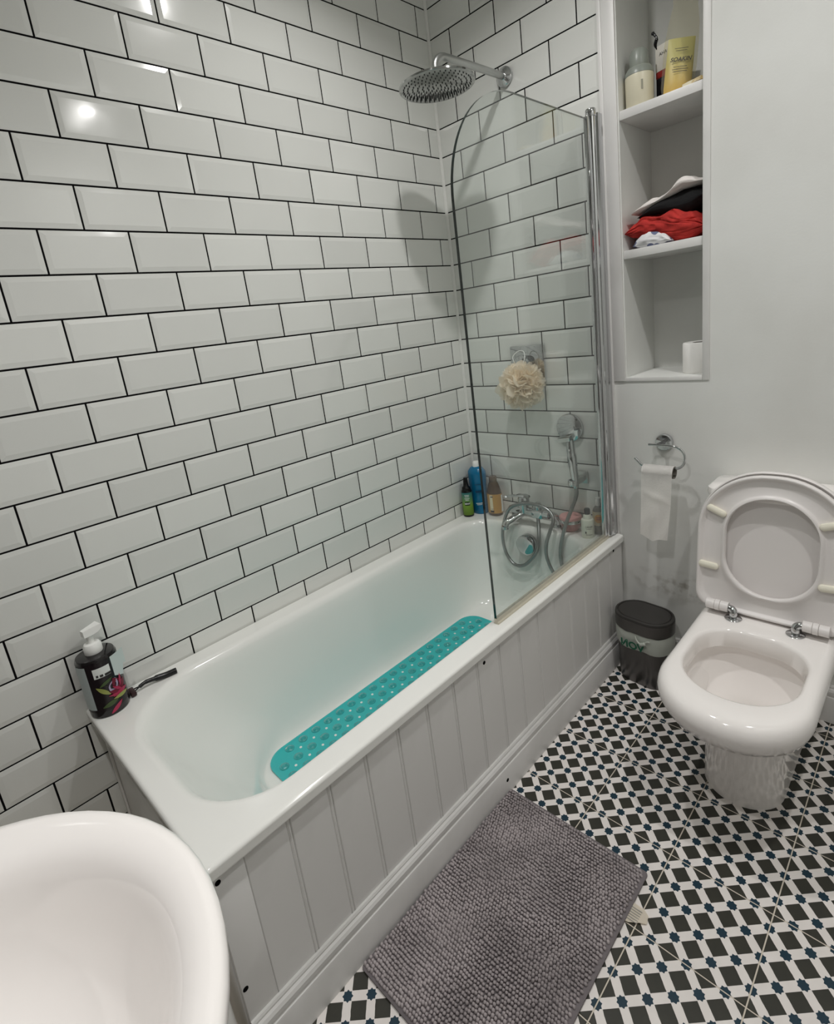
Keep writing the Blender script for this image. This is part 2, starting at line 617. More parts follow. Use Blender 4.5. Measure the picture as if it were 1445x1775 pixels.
# ------------------------------------------------------------------ bath and its panels
ZR = 0.505
bath = thing('bathtub', 'long white built-in bathtub with grooved white side panel along the tiled walls', 'bathtub', (0, 0, 0))
bm = B()
def R_(x0, x1, y0, y1, r, z):
    return [(x, y, z) for x, y in rrect(x0, x1, y0, y1, r, 12, 8)]
rings = [R_(0.010, 0.698, -1.640, -0.010, (.008,) * 4, 0.470),
         R_(0.006, 0.705, -1.648, -0.007, (.012,) * 4, 0.478),
         R_(0.006, 0.7055, -1.649, -0.007, (.008,) * 4, 0.480),
         R_(0.006, 0.7055, -1.650, -0.007, (.008,) * 4, 0.4810),
         R_(0.006, 0.7055, -1.650, -0.007, (.008,) * 4, 0.4965),
         R_(0.006, 0.7055, -1.650, -0.007, (.008,) * 4, 0.4985),
         R_(0.007, 0.7035, -1.648, -0.008, (.009,) * 4, 0.5030),
         R_(0.012, 0.698, -1.643, -0.012, (.012,) * 4, 0.505),
         R_(0.016, 0.694, -1.639, -0.016, (.014,) * 4, 0.505),
         R_(0.062, 0.653, -1.608, -0.096, (.212, .172, .152, .137), 0.505),
         R_(0.066, 0.650, -1.604, -0.100, (.21, .17, .15, .135), 0.505),
         R_(0.074, 0.645, -1.597, -0.106, (.205, .165, .145, .13), 0.5035),
         R_(0.082, 0.639, -1.589, -0.112, (.20, .16, .14, .125), 0.497),
         R_(0.088, 0.634, -1.580, -0.117, (.20, .16, .14, .12), 0.484),
         R_(0.094, 0.628, -1.562, -0.121, (.20, .16, .14, .12), 0.450),
         R_(0.106, 0.617, -1.510, -0.130, (.19, .16, .14, .12), 0.360),
         R_(0.119, 0.606, -1.440, -0.145, (.18, .16, .14, .12), 0.270),
         R_(0.130, 0.595, -1.385, -0.165, (.18, .16, .14, .12), 0.210),
         R_(0.140, 0.586, -1.365, -0.185, (.15, .14, .12, .10), 0.178),
         R_(0.150, 0.578, -1.350, -0.200, (.13, .12, .11, .09), 0.160),
         R_(0.160, 0.568, -1.335, -0.215, (.10, .10, .09, .08), 0.152),
         R_(0.240, 0.490, -1.200, -0.300, (.08, .08, .08, .08), 0.151)]
rings = [[(x, y - 0.018 * (1 - x / 0.7) * max(0, min(1, (-y - 1.3) / 0.3)), z) for x, y, z in r] for r in rings]
loft(bm, rings, False, True)
obj('tub', bm, ACRYLIC, bath, angle=60)
bm = B()
lathe(bm, [(0.001, -0.052), (0.036, -0.052), (0.041, -0.049), (0.042, -0.044), (0.042, -0.018), (0.034, -0.014), (0.034, 0.004)], 0.362, -0.112, 0.445, axis='y', seg=40, cap=False)
obj('overflow_cover', bm, CHROME, bath)

def part(name, parent, loc):
    o = bpy.data.objects.new(name, None)
    o.empty_display_size = 0.05
    COL.objects.link(o)
    o.parent = parent
    o.location = loc
    return o
panel = part('side_panel', bath, (0.665, -0.82, 0))
panel['label'] = 'white tongue-and-groove panel with skirting'
PX = 0.694 - 0.665
pw_ = 0.0985
def plank_mesh():
    bm = B()
    w2 = pw_ / 2
    prof = [(-w2, -0.013), (w2, -0.013), (w2, -0.0035), (w2 - 0.0020, -0.0010), (w2 - 0.0045, 0.0004), (w2 - 0.0070, -0.0010), (w2 - 0.0085, -0.0030),
            (w2 - 0.0105, 0.0), (-w2 + 0.0025, 0.0), (-w2 + 0.0010, -0.0008), (-w2, -0.0035)]
    loft(bm, [[(d, u, z) for u, d in prof] for z in (0.004, 0.478)], True, True)
    bmesh.ops.recalc_face_normals(bm, faces=bm.faces[:])
    me = bpy.data.meshes.new('plank')
    bm.to_mesh(me)
    bm.free()
    me.materials.append(GLOSSPAINT)
    return me
pme = plank_mesh()
y = -0.003 - pw_ / 2
while y > -1.64 + 0.03:
    o = bpy.data.objects.new('plank', pme)
    COL.objects.link(o)
    o.parent = panel
    o.location = (PX, y + 0.82, 0)
    y -= pw_
bm = B()
yl = y + pw_ / 2
box(bm, PX - 0.013, PX, -1.640 + 0.82, yl + 0.82, 0.004, 0.478, 0.001)
obj('edge_plank', bm, GLOSSPAINT, panel)
bm = B()
loft(bm, [[(PX + d, y_ + 0.82, z) for d, z in SKIRT] for y_ in (-1.640, -0.019)], True, True)
obj('skirting_board', bm, GLOSSPAINT, panel, angle=25)
for yy, zz, px in ((-1.630, 0.458, PX), (-1.633, 0.203, PX), (-0.863, 0.450, PX), (-0.837, 0.048, PX + 0.018), (-0.075, 0.462, PX)):
    bm = B()
    lathe(bm, [(0.0055, -0.004), (0.0055, 0.0006), (0.0005, 0.0007)], px, yy + 0.82, zz, axis='x', seg=14)
    obj('screw_hole', bm, DARKHOLE, panel)
endp = part('end_panel', bath, (0.34, -1.63, 0))
endp['label'] = 'plain white end board facing the basin'
bm = B()
box(bm, -0.332, 0.340, -0.012, 0.0, 0.001, 0.478, 0.001)
obj('board', bm, GLOSSPAINT, endp)
bm = B()
box(bm, -0.334, -0.316, -0.018, -0.012, 0.001, 0.470, 0.002)
obj('batten', bm, GLOSSPAINT, endp)
for xx, zz in ((-0.27, 0.455), (-0.12, 0.452), (0.06, 0.45)):
    bm = B()
    lathe(bm, [(0.0045, -0.0135), (0.0045, -0.0115)], xx, 0, zz, axis='y', seg=12)
    obj('screw_hole', bm, DARKHOLE, endp)
bm = B()
tube(bm, smooth_path([(0.675, -1.676, 0.0), (0.675, -1.676, 0.14), (0.672, -1.68, 0.22), (0.655, -1.70, 0.29), (0.62, -1.74, 0.33)]), 0.017, 14)
tag(obj('waste_pipe', bm, WHITEPL), 'thick white waste pipe rising between basin and bath panel', 'pipe')

# ------------------------------------------------------------------ bath non-slip mat
TEAL = mat('translucent_teal_vinyl', lin(52, 180, 180), 0.2, coat=0.4)
TEALD = mat('teal_bubble_vinyl', lin(30, 154, 155), 0.06, coat=1.0)
bmat = thing('bath_mat', 'teal bubble non-slip mat lying on the bathtub floor', 'bath mat', (0.360, -0.815, 0.1535))
bm = B()
ring0 = rrect(-0.197, 0.197, -0.495, 0.495, (.065,) * 4, 8, 6)
def shr(r, d):
    return [(x * (1 - d / 0.197), y * (1 - d / 0.495)) for x, y in r]
loft(bm, [[(x, y, 0.0) for x, y in ring0], [(x, y, 0.003) for x, y in ring0], [(x, y, 0.0042) for x, y in shr(ring0, 0.0015)],
          [(x, y, 0.0042) for x, y in shr(ring0, 0.006)], [(x, y, 0.003) for x, y in shr(ring0, 0.008)]], True, True)
obj('sheet', bm, TEAL, bmat)
bm = B()
lathe(bm, [(0.0145, 0.0), (0.0145, 0.0012), (0.0122, 0.0022), (0.0100, 0.0024), (0.0088, 0.0044), (0.006, 0.0066), (0.002, 0.0075)], seg=16)
bmesh.ops.recalc_face_normals(bm, faces=bm.faces[:])
bub = bpy.data.meshes.new('bubble')
bm.to_mesh(bub)
bm.free()
bub.polygons.foreach_set('use_smooth', [True] * len(bub.polygons))
bub.materials.append(TEALD)
GP = 0.0488
NXB, NYB = 8, 20
hb = B()
for i in range(NXB):
    for j in range(NYB):
        x, y = (i - (NXB - 1) / 2) * GP, (j - (NYB - 1) / 2) * GP
        if abs(x) > 0.14 and abs(y) > 0.44:
            continue
        if abs(x) < 0.18 and abs(y) < 0.475:
            o = bpy.data.objects.new('bubble', bub)
            COL.objects.link(o)
            o.parent = bmat
            o.location = (x, y, 0.003)
        if i < NXB - 1 and j < NYB - 1:
            lathe(hb, [(0.0042, 0.0), (0.0042, 0.0016), (0.0026, 0.0018)], x + GP / 2, y + GP / 2, 0.0026, seg=8)
o = obj('drain_hole', hb, WHITEPR, bmat)
o['kind'] = 'stuff'

# ------------------------------------------------------------------ shower screen
scr = thing('shower_screen', 'clear glass bath screen with rounded top corner and chrome hinge rail', 'shower screen', (0.665, 0, 0))
X0s, X1s = -0.004, 0.004
pts = [(-0.066, 0.522)]
pts.append((-0.760, 0.522))
pts.append((-0.760, 1.60))
for k in range(25):
    a = PI - k / 24 * PI / 2
    pts.append((-0.480 + 0.28 * math.cos(a), 1.630 + 0.28 * math.sin(a)))
pts.append((-0.066, 1.910))
bm = B()
va = [bm.verts.new((X0s, y, z)) for y, z in pts]
vb = [bm.verts.new((X1s, y, z)) for y, z in pts]
bm.faces.new(va).material_index = 0
bm.faces.new(list(reversed(vb))).material_index = 0
n = len(pts)
for i in range(n):
    j = (i + 1) % n
    bm.faces.new((va[j], va[i], vb[i], vb[j])).material_index = 1
me_o = obj('pane', bm, [GLASS, GLASSEDGE], scr, smooth=False)
bm = B()
box(bm, -0.007, 0.007, -0.085, -0.064, 0.518, 1.916, 0.002)
obj('glass_clamp', bm, CHROME, scr)
bm = B()
lathe(bm, [(0.0135, 0.512), (0.0135, 1.918)], 0.002, -0.052, 0, seg=24)
obj('hinge_tube', bm, CHROME, scr)
bm = B()
lathe(bm, [(0.0155, 1.918), (0.0165, 1.920), (0.0165, 1.936), (0.0150, 1.940), (0.001, 1.941)], 0.002, -0.052, 0, seg=24)
obj('end_cap', bm, CHROME, scr)
bm = B()
prof = [(-0.009, -0.008), (-0.009, -0.036), (-0.004, -0.040), (0.000, -0.036), (0.003, -0.034), (0.006, -0.036), (0.010, -0.038), (0.0165, -0.034), (0.0165, -0.008)]
prism(bm, prof, 0.508, 1.930)
obj('wall_channel', bm, CHROME, scr, angle=20)
bm = B()
prism(bm, [(-0.0075, 0.506), (0.0095, 0.506), (0.0095, 0.510), (0.006, 0.513), (0.0052, 0.524), (-0.0052, 0.524), (-0.0055, 0.512)], -0.760, -0.040, axis='y')
obj('bottom_seal', bm, SEAL, scr)

# ------------------------------------------------------------------ overhead shower
ov = thing('overhead_shower', 'round chrome rain shower head on a bent arm above the bath', 'shower head', (0.334, 0, 2.164))
bm = B()
lathe(bm, [(0.001, -0.020), (0.014, -0.020), (0.017, -0.016), (0.030, -0.010), (0.032, -0.006), (0.032, 0.0)], 0, -0.004, 0, axis='y', seg=32, cap=False)
obj('wall_flange', bm, CHROME, ov)
bm = B()
path = [Vector(p) for p in ((0, -0.012, 0), (-0.002, -0.10, 0), (-0.006, -0.20, 0), (-0.012, -0.316, 0.0))]
for k in range(1, 9):
    a = k / 8 * PI / 2
    path.append(Vector((-0.012 - 0.009 * math.sin(a), -0.316 - 0.036 * math.sin(a), -0.036 * (1 - math.cos(a)))))
path.append(Vector((-0.021, -0.352, -0.060)))
tube(bm, path, 0.0115, 16)
obj('arm', bm, BRUSHED, ov)
hx, hy, hz = -0.021, -0.352, 2.080 - 2.164
bm = B()
lathe(bm, [(0.012, 0.030), (0.016, 0.022), (0.018, 0.012), (0.030, 0.008), (0.117, 0.005), (0.1205, 0.003), (0.1205, -0.002), (0.1185, -0.0035)], hx, hy, hz, seg=64)
obj('head_disc', bm, HEADSTEEL, ov)
bm = B()
for k, r in enumerate((0.014, 0.030, 0.046, 0.062, 0.078, 0.094, 0.107)):
    nn = int(6 + k * 6)
    for i in range(nn):
        a = 2 * PI * (i + 0.5 * (k % 2)) / nn
        lathe(bm, [(0.0023, 0), (0.0015, -0.003)], hx + r * math.cos(a), hy + r * math.sin(a), hz - 0.0034, seg=6)
o = obj('spray_nozzle', bm, RUBBER, ov)
o['kind'] = 'stuff'

# ------------------------------------------------------------------ shower valve and loofah
valve = thing('shower_valve', 'square chrome shower valve plate behind the loofah', 'shower valve', (0.342, 0, 1.160))
bm = B()
box(bm, -0.077, 0.077, -0.014, -0.004, -0.072, 0.072, 0.004)
obj('plate', bm, CHROME, valve)
bm = B()
lathe(bm, [(0.026, -0.014), (0.028, -0.030), (0.028, -0.050), (0.024, -0.058), (0.012, -0.062), (0.001, -0.063)], -0.006, 0, 0.010, axis='y', seg=32)
obj('knob', bm, CHROME, valve)

LOOF = bpy.data.materials.new('cream_netting')
LOOF.use_nodes = True
nt, b = nodes(LOOF)
b.inputs['Base Color'].default_value = lin(254, 244, 228)
b.inputs['Roughness'].default_value = 0.6
outn = [n for n in nt.nodes if n.type == 'OUTPUT_MATERIAL'][0]
tl = nt.nodes.new('ShaderNodeBsdfTranslucent')
tl.inputs[0].default_value = lin(255, 246, 230)
m1 = nt.nodes.new('ShaderNodeMixShader')
m1.inputs[0].default_value = 0.35
nt.links.new(b.outputs[0], m1.inputs[1])
nt.links.new(tl.outputs[0], m1.inputs[2])
m2 = nt.nodes.new('ShaderNodeMixShader')
m2.inputs[0].default_value = 0.28
tp = nt.nodes.new('ShaderNodeBsdfTransparent')
nt.links.new(m1.outputs[0], m2.inputs[1])
nt.links.new(tp.outputs[0], m2.inputs[2])
nt.links.new(m2.outputs[0], outn.inputs[0])
loofah = thing('loofah', 'cream ruffled net loofah hanging on the square shower valve', 'loofah', (0.358, -0.088, 1.088))
bm = B()
r2 = random.Random(3)
for q in range(84):
    # a ruffle: a little frilled disc whose rim waves, facing outwards from the centre
    zz = 1 - 2 * (q + 0.5) / 84
    th = q * 2.39996
    d = Vector((math.sqrt(1 - zz * zz) * math.cos(th), math.sqrt(1 - zz * zz) * math.sin(th) * 0.75, zz))
    u = d.orthogonal().normalized()
    v = d.cross(u).normalized()
    cen = d * r2.uniform(0.036, 0.046)
    ph, nw = r2.uniform(0, 6.3), r2.choice((3, 4, 5))
    R0 = r2.uniform(0.024, 0.044)
    seg = 20
    rr = []
    for lev in (0.25, 0.6, 1.0):
        ring = []
        for k in range(seg):
            a = 2 * PI * k / seg
            wv = math.sin(nw * a + ph) * lev * 0.013 + 0.034 * lev ** 1.5
            rad = R0 * lev * (1 + 0.25 * math.sin(2 * a + ph))
            ring.append(cen + u * math.cos(a) * rad + v * math.sin(a) * rad + d * wv)
        rr.append(ring)
    loft(bm, rr, True, False)
obj('net_ruffles', bm, LOOF, loofah, angle=80)['kind'] = 'stuff'
bm = B()
tube(bm, smooth_path([(0.0, 0.0, 0.06), (-0.022, -0.0, 0.085), (-0.034, 0.008, 0.110), (-0.018, 0.022, 0.128), (0.006, 0.022, 0.126), (0.020, 0.006, 0.105), (0.012, 0.0, 0.075)]), 0.0015, 6)
obj('hanging_cord', bm, WHITEPL, loofah)

# ------------------------------------------------------------------ wall plate, handset, bracket
plate = thing('round_wall_plate', 'round chrome shower control plate on the tiles above the hand shower', 'wall plate', (0.508, 0, 0.908))
bm = B()
lathe(bm, [(0.001, -0.0165), (0.050, -0.0165), (0.053, -0.015), (0.054, -0.012), (0.054, -0.003)], axis='y', seg=48, cap=False)
obj('disc', bm, CHROME, plate)
bm = B()
lathe(bm, [(0.004, -0.0175), (0.004, -0.016)], 0.034, 0, 0.033, axis='y', seg=10)
obj('mark', bm, DARKHOLE, plate)

br = thing('hand_shower_bracket', 'small square chrome bracket holding the hand shower', 'bracket', (0.552, 0, 0.715))
bm = B()
box(bm, -0.020, 0.022, -0.012, -0.004, -0.026, 0.024, 0.004)
obj('plate', bm, BRUSHED, br)
bm = B()
box(bm, -0.012, 0.012, -0.062, -0.012, -0.014, 0.008, 0.003)
obj('stem', bm, BRUSHED, br)
bm = B()
lathe(bm, [(0.0150, -0.010), (0.020, -0.010), (0.021, 0.0), (0.020, 0.010), (0.0150, 0.010), (0.0150, -0.010)], -0.002, -0.080, -0.002, seg=28, cap=False)
obj('holder_ring', bm, CHROME, br)

hs_ = thing('hand_shower', 'slim chrome hand shower standing in its square bracket', 'hand shower', (0.560, -0.080, 0.693))
bm = B()
hp = [Vector(p) for p in ((0.0, 0, 0.0), (0.0, 0, 0.010), (-0.001, 0, 0.02), (-0.006, 0.0, 0.07), (-0.010, 0.0, 0.120), (-0.011, 0.0, 0.128), (-0.0115, 0.0, 0.133), (-0.013, 0.0, 0.150), (-0.014, 0.0, 0.180), (-0.012, 0, 0.190))]
tube(bm, hp, [0.0095, 0.0115, 0.0130, 0.0155, 0.0175, 0.0165, 0.0150, 0.0160, 0.0150, 0.011], 20)
obj('handle', bm, CHROME, hs_)
bm = B()
box(bm, -0.028, 0.026, -0.020, 0.020, -0.008, 0.008, 0.003)
bmesh.ops.transform(bm, matrix=Matrix.Translation((-0.022, -0.012, 0.196)) @ Matrix.Rotation(math.radians(14), 4, 'X') @ Matrix.Rotation(math.radians(-12), 4, 'Y'), verts=bm.verts[:])
obj('spray_head', bm, CHROME, hs_)
bm = B()
box(bm, -0.026, 0.022, -0.0212, -0.0195, -0.007, 0.007)
bmesh.ops.transform(bm, matrix=Matrix.Translation((-0.022, -0.0125, 0.196)) @ Matrix.Rotation(math.radians(14), 4, 'X') @ Matrix.Rotation(math.radians(-12), 4, 'Y'), verts=bm.verts[:])
obj('painted_glint_face', bm, WHITEPL, hs_)  # white slab paints the bright reflection on the chrome spray head

# ------------------------------------------------------------------ bath mixer with hose
mixer = thing('bath_mixer_tap', 'chrome lever bath mixer tap with a looping shower hose on the bath end', 'tap', (0.345, -0.085, 0.505))
bm = B()
tube(bm, [(-0.085, 0, 0.060), (-0.083, 0, 0.060), (0.095, 0, 0.060), (0.097, 0, 0.060)], [0.013, 0.018, 0.018, 0.013], 20)
box(bm, 0.020, 0.072, -0.020, 0.016, 0.040, 0.078, 0.006)
obj('body', bm, CHROME, mixer)
bm = B()
lathe(bm, [(0.019, 0.055), (0.0205, 0.075), (0.0205, 0.088), (0.023, 0.090), (0.023, 0.118), (0.018, 0.124), (0.001, 0.126)], -0.020, -0.004, 0, seg=28)
obj('cartridge_dome', bm, CHROME, mixer)
bm = B()
loft(bm, [[(x, y_ * s - 0.004 + dy, z) for y_, z in ((-0.016, h), (-0.010, h + 0.006), (0.010, h + 0.006), (0.016, h), (0.010, h - 0.003), (-0.010, h - 0.003))]
          for x, h, s, dy in ((0.006, 0.123, 0.7, 0), (-0.012, 0.126, 1.15, 0), (-0.040, 0.125, 1.05, -0.004), (-0.075, 0.119, 0.75, -0.012), (-0.102, 0.115, 0.45, -0.018))], True, True)
obj('lever', bm, CHROME, mixer)
bm = B()
lathe(bm, [(0.010, 0.070), (0.014, 0.076), (0.0145, 0.096), (0.012, 0.104), (0.008, 0.108), (0.001, 0.109)], 0.047, -0.004, 0, seg=24)
obj('diverter_knob', bm, CHROME, mixer)
bm = B()
tube(bm, smooth_path([(-0.020, -0.006, 0.055), (-0.034, -0.030, 0.046), (-0.048, -0.060, 0.036), (-0.058, -0.080, 0.028), (-0.061, -0.088, 0.014)]), [0.014] * 12 + [0.0135] * 12 + [0.0125], 18)
lathe(bm, [(0.0145, 0.022), (0.0145, 0.010), (0.010, 0.010)], -0.061, -0.088, -0.006, seg=20)
obj('spout', bm, CHROME, mixer)
for xx, yy in ((-0.085, 0.0), (0.100, 0.0)):
    bm = B()
    tube(bm, smooth_path([(xx, yy, 0.060), (xx + 0.010 * (1 if xx > 0 else -1), yy + 0.010, 0.056), (xx + 0.014 * (1 if xx > 0 else -1), yy + 0.030, 0.030), (xx + 0.014 * (1 if xx > 0 else -1), yy + 0.036, 0.002)]), 0.0125, 16)
    lathe(bm, [(0.024, 0.0), (0.024, 0.005), (0.016, 0.010)], xx + 0.014 * (1 if xx > 0 else -1), yy + 0.036, 0, seg=24)
    obj('leg', bm, CHROME, mixer)
# hose: from the outlet under the body, round a loop, over the tap and up to the handset
hose = [(0.392, -0.095, 0.545), (0.400, -0.108, 0.520), (0.414, -0.135, 0.475), (0.412, -0.150, 0.430), (0.386, -0.158, 0.388), (0.345, -0.160, 0.352), (0.298, -0.160, 0.350),
        (0.262, -0.158, 0.395), (0.252, -0.156, 0.470), (0.266, -0.148, 0.542), (0.294, -0.140, 0.592), (0.345, -0.125, 0.612), (0.412, -0.115, 0.611), (0.458, -0.115, 0.594),
        (0.480, -0.125, 0.564), (0.475, -0.145, 0.525), (0.462, -0.158, 0.470), (0.462, -0.160, 0.415), (0.486, -0.162, 0.360), (0.515, -0.160, 0.335), (0.528, -0.150, 0.350),
        (0.514, -0.142, 0.400), (0.511, -0.136, 0.455), (0.530, -0.126, 0.545), (0.551, -0.108, 0.613), (0.565, -0.090, 0.667), (0.560, -0.080, 0.697)]
hose = [(x - 0.345, y + 0.085, z - 0.505) for x, y, z in hose]
sp_ = smooth_path(hose, 26)
bm = B()
tube(bm, sp_, [0.0068 + (0.0006 if i % 2 else 0.0) for i in range(len(sp_))], 10)
obj('hose', bm, HOSE, mixer, angle=80)

# ------------------------------------------------------------------ bottles
def grow(o, r, h):
    o.scale = (r, r, h)

def on_cyl(cx, cy, r, a_c, zc, wid, hgt, m, name, parent, off=0.0006, seg=10):
    """A label panel wrapped round a vertical cylinder; a_c = direction it faces (radians)."""
    bm = B()
    da = wid / r
    rows = []
    for k in range(seg + 1):
        a = a_c - da / 2 + da * k / seg
        rows.append([(cx + (r + off) * math.cos(a), cy + (r + off) * math.sin(a), zc - hgt / 2),
                     (cx + (r + off) * math.cos(a), cy + (r + off) * math.sin(a), zc + hgt / 2)])
    loft(bm, rows, closed=False)
    return obj(name, bm, m, parent)

def cyl_text(name, body, size, m, parent, cx, cy, r, a_c, zc, off=0.001, bold=0.0):
    o = text(name, body, size, m, parent, Matrix.Identity(4), 0.0, bold=bold)
    for v in o.data.vertices:
        a = a_c + v.co.x / r
        v.co = Vector((cx + (r + off) * math.cos(a), cy + (r + off) * math.sin(a), zc + v.co.y))
    return o
FACE = math.radians(-52)      # roughly towards the middle of the room

# blue bottle in the corner
BLUE = mat('glossy_blue_plastic', lin(12, 108, 150), 0.25)
BLUED = mat('dark_blue_print', lin(4, 60, 92), 0.5)
t = thing('blue_shampoo_bottle', 'tall blue bottle with white cap in the tiled corner of the bath', 'bottle', (0.060, -0.052, ZR))
bm = B()
lathe(bm, [(0.030, 0), (0.033, 0.003), (0.034, 0.06), (0.036, 0.13), (0.038, 0.175), (0.037, 0.185), (0.026, 0.200), (0.016, 0.206)], seg=36, sx=1.12, sy=0.85)
obj('bottle_body', bm, BLUE, t)
bm = B()
lathe(bm, [(0.015, 0.204), (0.0155, 0.208), (0.014, 0.224), (0.010, 0.228)], seg=24)
obj('cap', bm, WHITEPL, t)
for zc, wd, hh, mm in ((0.135, 0.030, 0.0025, BLUED), (0.052, 0.028, 0.003, WHITEPR), (0.046, 0.022, 0.002, WHITEPR), (0.104, 0.026, 0.010, BLUED)):
    on_cyl(0, 0, 0.0385, FACE, zc, wd, hh, mm, 'print_line', t)

GREEN = mat('green_label', lin(110, 150, 50), 0.4)
nt, b = nodes(GREEN)
tc = nt.nodes.new('ShaderNodeTexCoord')
sp = nt.nodes.new('ShaderNodeSeparateXYZ')
nt.links.new(tc.outputs['Object'], sp.inputs[0])
cr = nt.nodes.new('ShaderNodeValToRGB')
cr.color_ramp.elements[0].position = 0.0
cr.color_ramp.elements[0].color = lin(84, 112, 26)
cr.color_ramp.elements[1].position = 1.0
cr.color_ramp.elements[1].color = lin(52, 118, 122)
e_ = cr.color_ramp.elements.new(0.45)
e_.color = lin(122, 160, 60)
mr = nt.nodes.new('ShaderNodeMapRange')
mr.inputs[1].default_value = 0.008
mr.inputs[2].default_value = 0.104
nt.links.new(sp.outputs[2], mr.inputs[0])
nt.links.new(mr.outputs[0], cr.inputs[0])
nt.links.new(cr.outputs[0], b.inputs['Base Color'])
t = thing('green_spray_bottle', 'black spray bottle with a green and teal label in front of the blue bottle', 'bottle', (0.040, -0.112, ZR))
bm = B()
lathe(bm, [(0.019, 0), (0.021, 0.002), (0.0212, 0.106), (0.019, 0.112), (0.010, 0.116)], seg=32)
obj('bottle_body', bm, BLACK, t)
bm = B()
lathe(bm, [(0.0216, 0.008), (0.0216, 0.104)], seg=40, cap=False)
obj('label', bm, GREEN, t)
bm = B()
lathe(bm, [(0.017, 0.110), (0.018, 0.114), (0.017, 0.122), (0.011, 0.128), (0.0095, 0.142), (0.008, 0.160), (0.007, 0.163)], seg=24)
obj('spray_cap', bm, BLACK, t)
on_cyl(0, 0, 0.0218, FACE, 0.058, 0.020, 0.014, BLACK, 'name_patch', t)
cyl_text('lettering', 'MINT', 0.0085, WHITEPR, t, 0, 0, 0.0222, FACE, 0.058, bold=0.0003)
for zc, wd in ((0.094, 0.018), (0.088, 0.016), (0.080, 0.020), (0.074, 0.014)):
    on_cyl(0, 0, 0.0218, FACE, zc, wd, 0.0024, WHITEPR, 'print_line', t)

BROWN = mat('brown_translucent_plastic', lin(84, 66, 50), 0.2, trans=0.15)
ORANGE = mat('ochre_label', lin(190, 142, 70), 0.5)
CREAML = mat('cream_label', lin(226, 214, 184), 0.55)
t = thing('brown_bottle', 'brown bottle with an ochre label between blue bottle and tap', 'bottle', (0.142, -0.046, ZR))
bm = B()
lathe(bm, [(0.027, 0), (0.030, 0.003), (0.031, 0.085), (0.030, 0.100), (0.024, 0.120), (0.017, 0.136), (0.014, 0.140)], seg=36, sx=1.0, sy=0.8)
obj('bottle_body', bm, BROWN, t)
bm = B()
lathe(bm, [(0.0145, 0.138), (0.016, 0.140), (0.0155, 0.156), (0.014, 0.158), (0.001, 0.158)], seg=24)
obj('cap', bm, BROWN, t)
bm = B()
lathe(bm, [(0.0316, 0.012), (0.0318, 0.090)], seg=40, cap=False, sx=1.0, sy=0.8)
obj('label', bm, ORANGE, t)
on_cyl(-0.003, 0.004, 0.0300, FACE - 0.25, 0.056, 0.028, 0.062, CREAML, 'label_panel', t)
on_cyl(0, 0.003, 0.0312, FACE + 0.95, 0.050, 0.014, 0.068, WHITEPR, 'side_panel', t)
for zc, wd, hh in ((0.080, 0.020, 0.004), (0.030, 0.022, 0.0015), (0.020, 0.028, 0.008)):
    on_cyl(-0.003, 0.004, 0.0304, FACE - 0.25, zc, wd, hh, PRINT, 'print_line', t)

grow(bpy.data.objects['blue_shampoo_bottle'], 1.04, 1.06)
grow(bpy.data.objects['green_spray_bottle'], 1.12, 1.10)
grow(bpy.data.objects['brown_bottle'], 1.10, 1.13)
# right-hand ledge
PINK = mat('pink_jar_glass', lin(176, 120, 118), 0.15, coat=0.5)
PINKL = mat('dusky_pink_lid', lin(206, 148, 146), 0.3)
t = thing('pink_jar', 'dusky pink bowl-shaped jar with silver band beside the white bottle', 'jar', (0.514, -0.054, ZR))
bm = B()
lathe(bm, [(0.026, 0), (0.030, 0.003), (0.038, 0.016), (0.0425, 0.030), (0.043, 0.036), (0.001, 0.036)], seg=40)
obj('jar_body', bm, PINK, t)
bm = B()
lathe(bm, [(0.0435, 0.036), (0.0445, 0.038), (0.0445, 0.047), (0.0435, 0.049)], seg=40)
obj('metal_band', bm, CHROME, t)
bm = B()
lathe(bm, [(0.0435, 0.049), (0.0435, 0.056), (0.041, 0.060), (0.030, 0.062), (0.001, 0.0625)], seg=40)
obj('lid', bm, PINKL, t)

OFFW = mat('off_white_plastic', lin(226, 226, 212), 0.35)
t = thing('white_bottle', 'short off-white bottle with black cap on the bath corner', 'bottle', (0.602, -0.085, ZR))
grow(t, 1.18, 1.55)
bm = B()
lathe(bm, [(0.0185, 0), (0.020, 0.002), (0.020, 0.042), (0.0185, 0.046), (0.013, 0.048), (0.012, 0.056), (0.008, 0.060)], seg=32)
obj('bottle_body', bm, OFFW, t)
bm = B()
lathe(bm, [(0.009, 0.059), (0.0095, 0.060), (0.009, 0.071), (0.008, 0.073), (0.001, 0.073)], seg=20)
obj('cap', bm, BLACK, t)
cyl_text('lettering', 'CAPLIER', 0.0062, PRINT, t, 0, 0, 0.0202, FACE, 0.030)
for zc, wd in ((0.025, 0.016), (0.010, 0.020)):
    on_cyl(0, 0, 0.0202, FACE, zc, wd, 0.0008, PRINT, 'print_line', t)
on_cyl(0, 0, 0.0202, FACE - 0.5, 0.016, 0.004, 0.005, PRINT, 'mark', t)

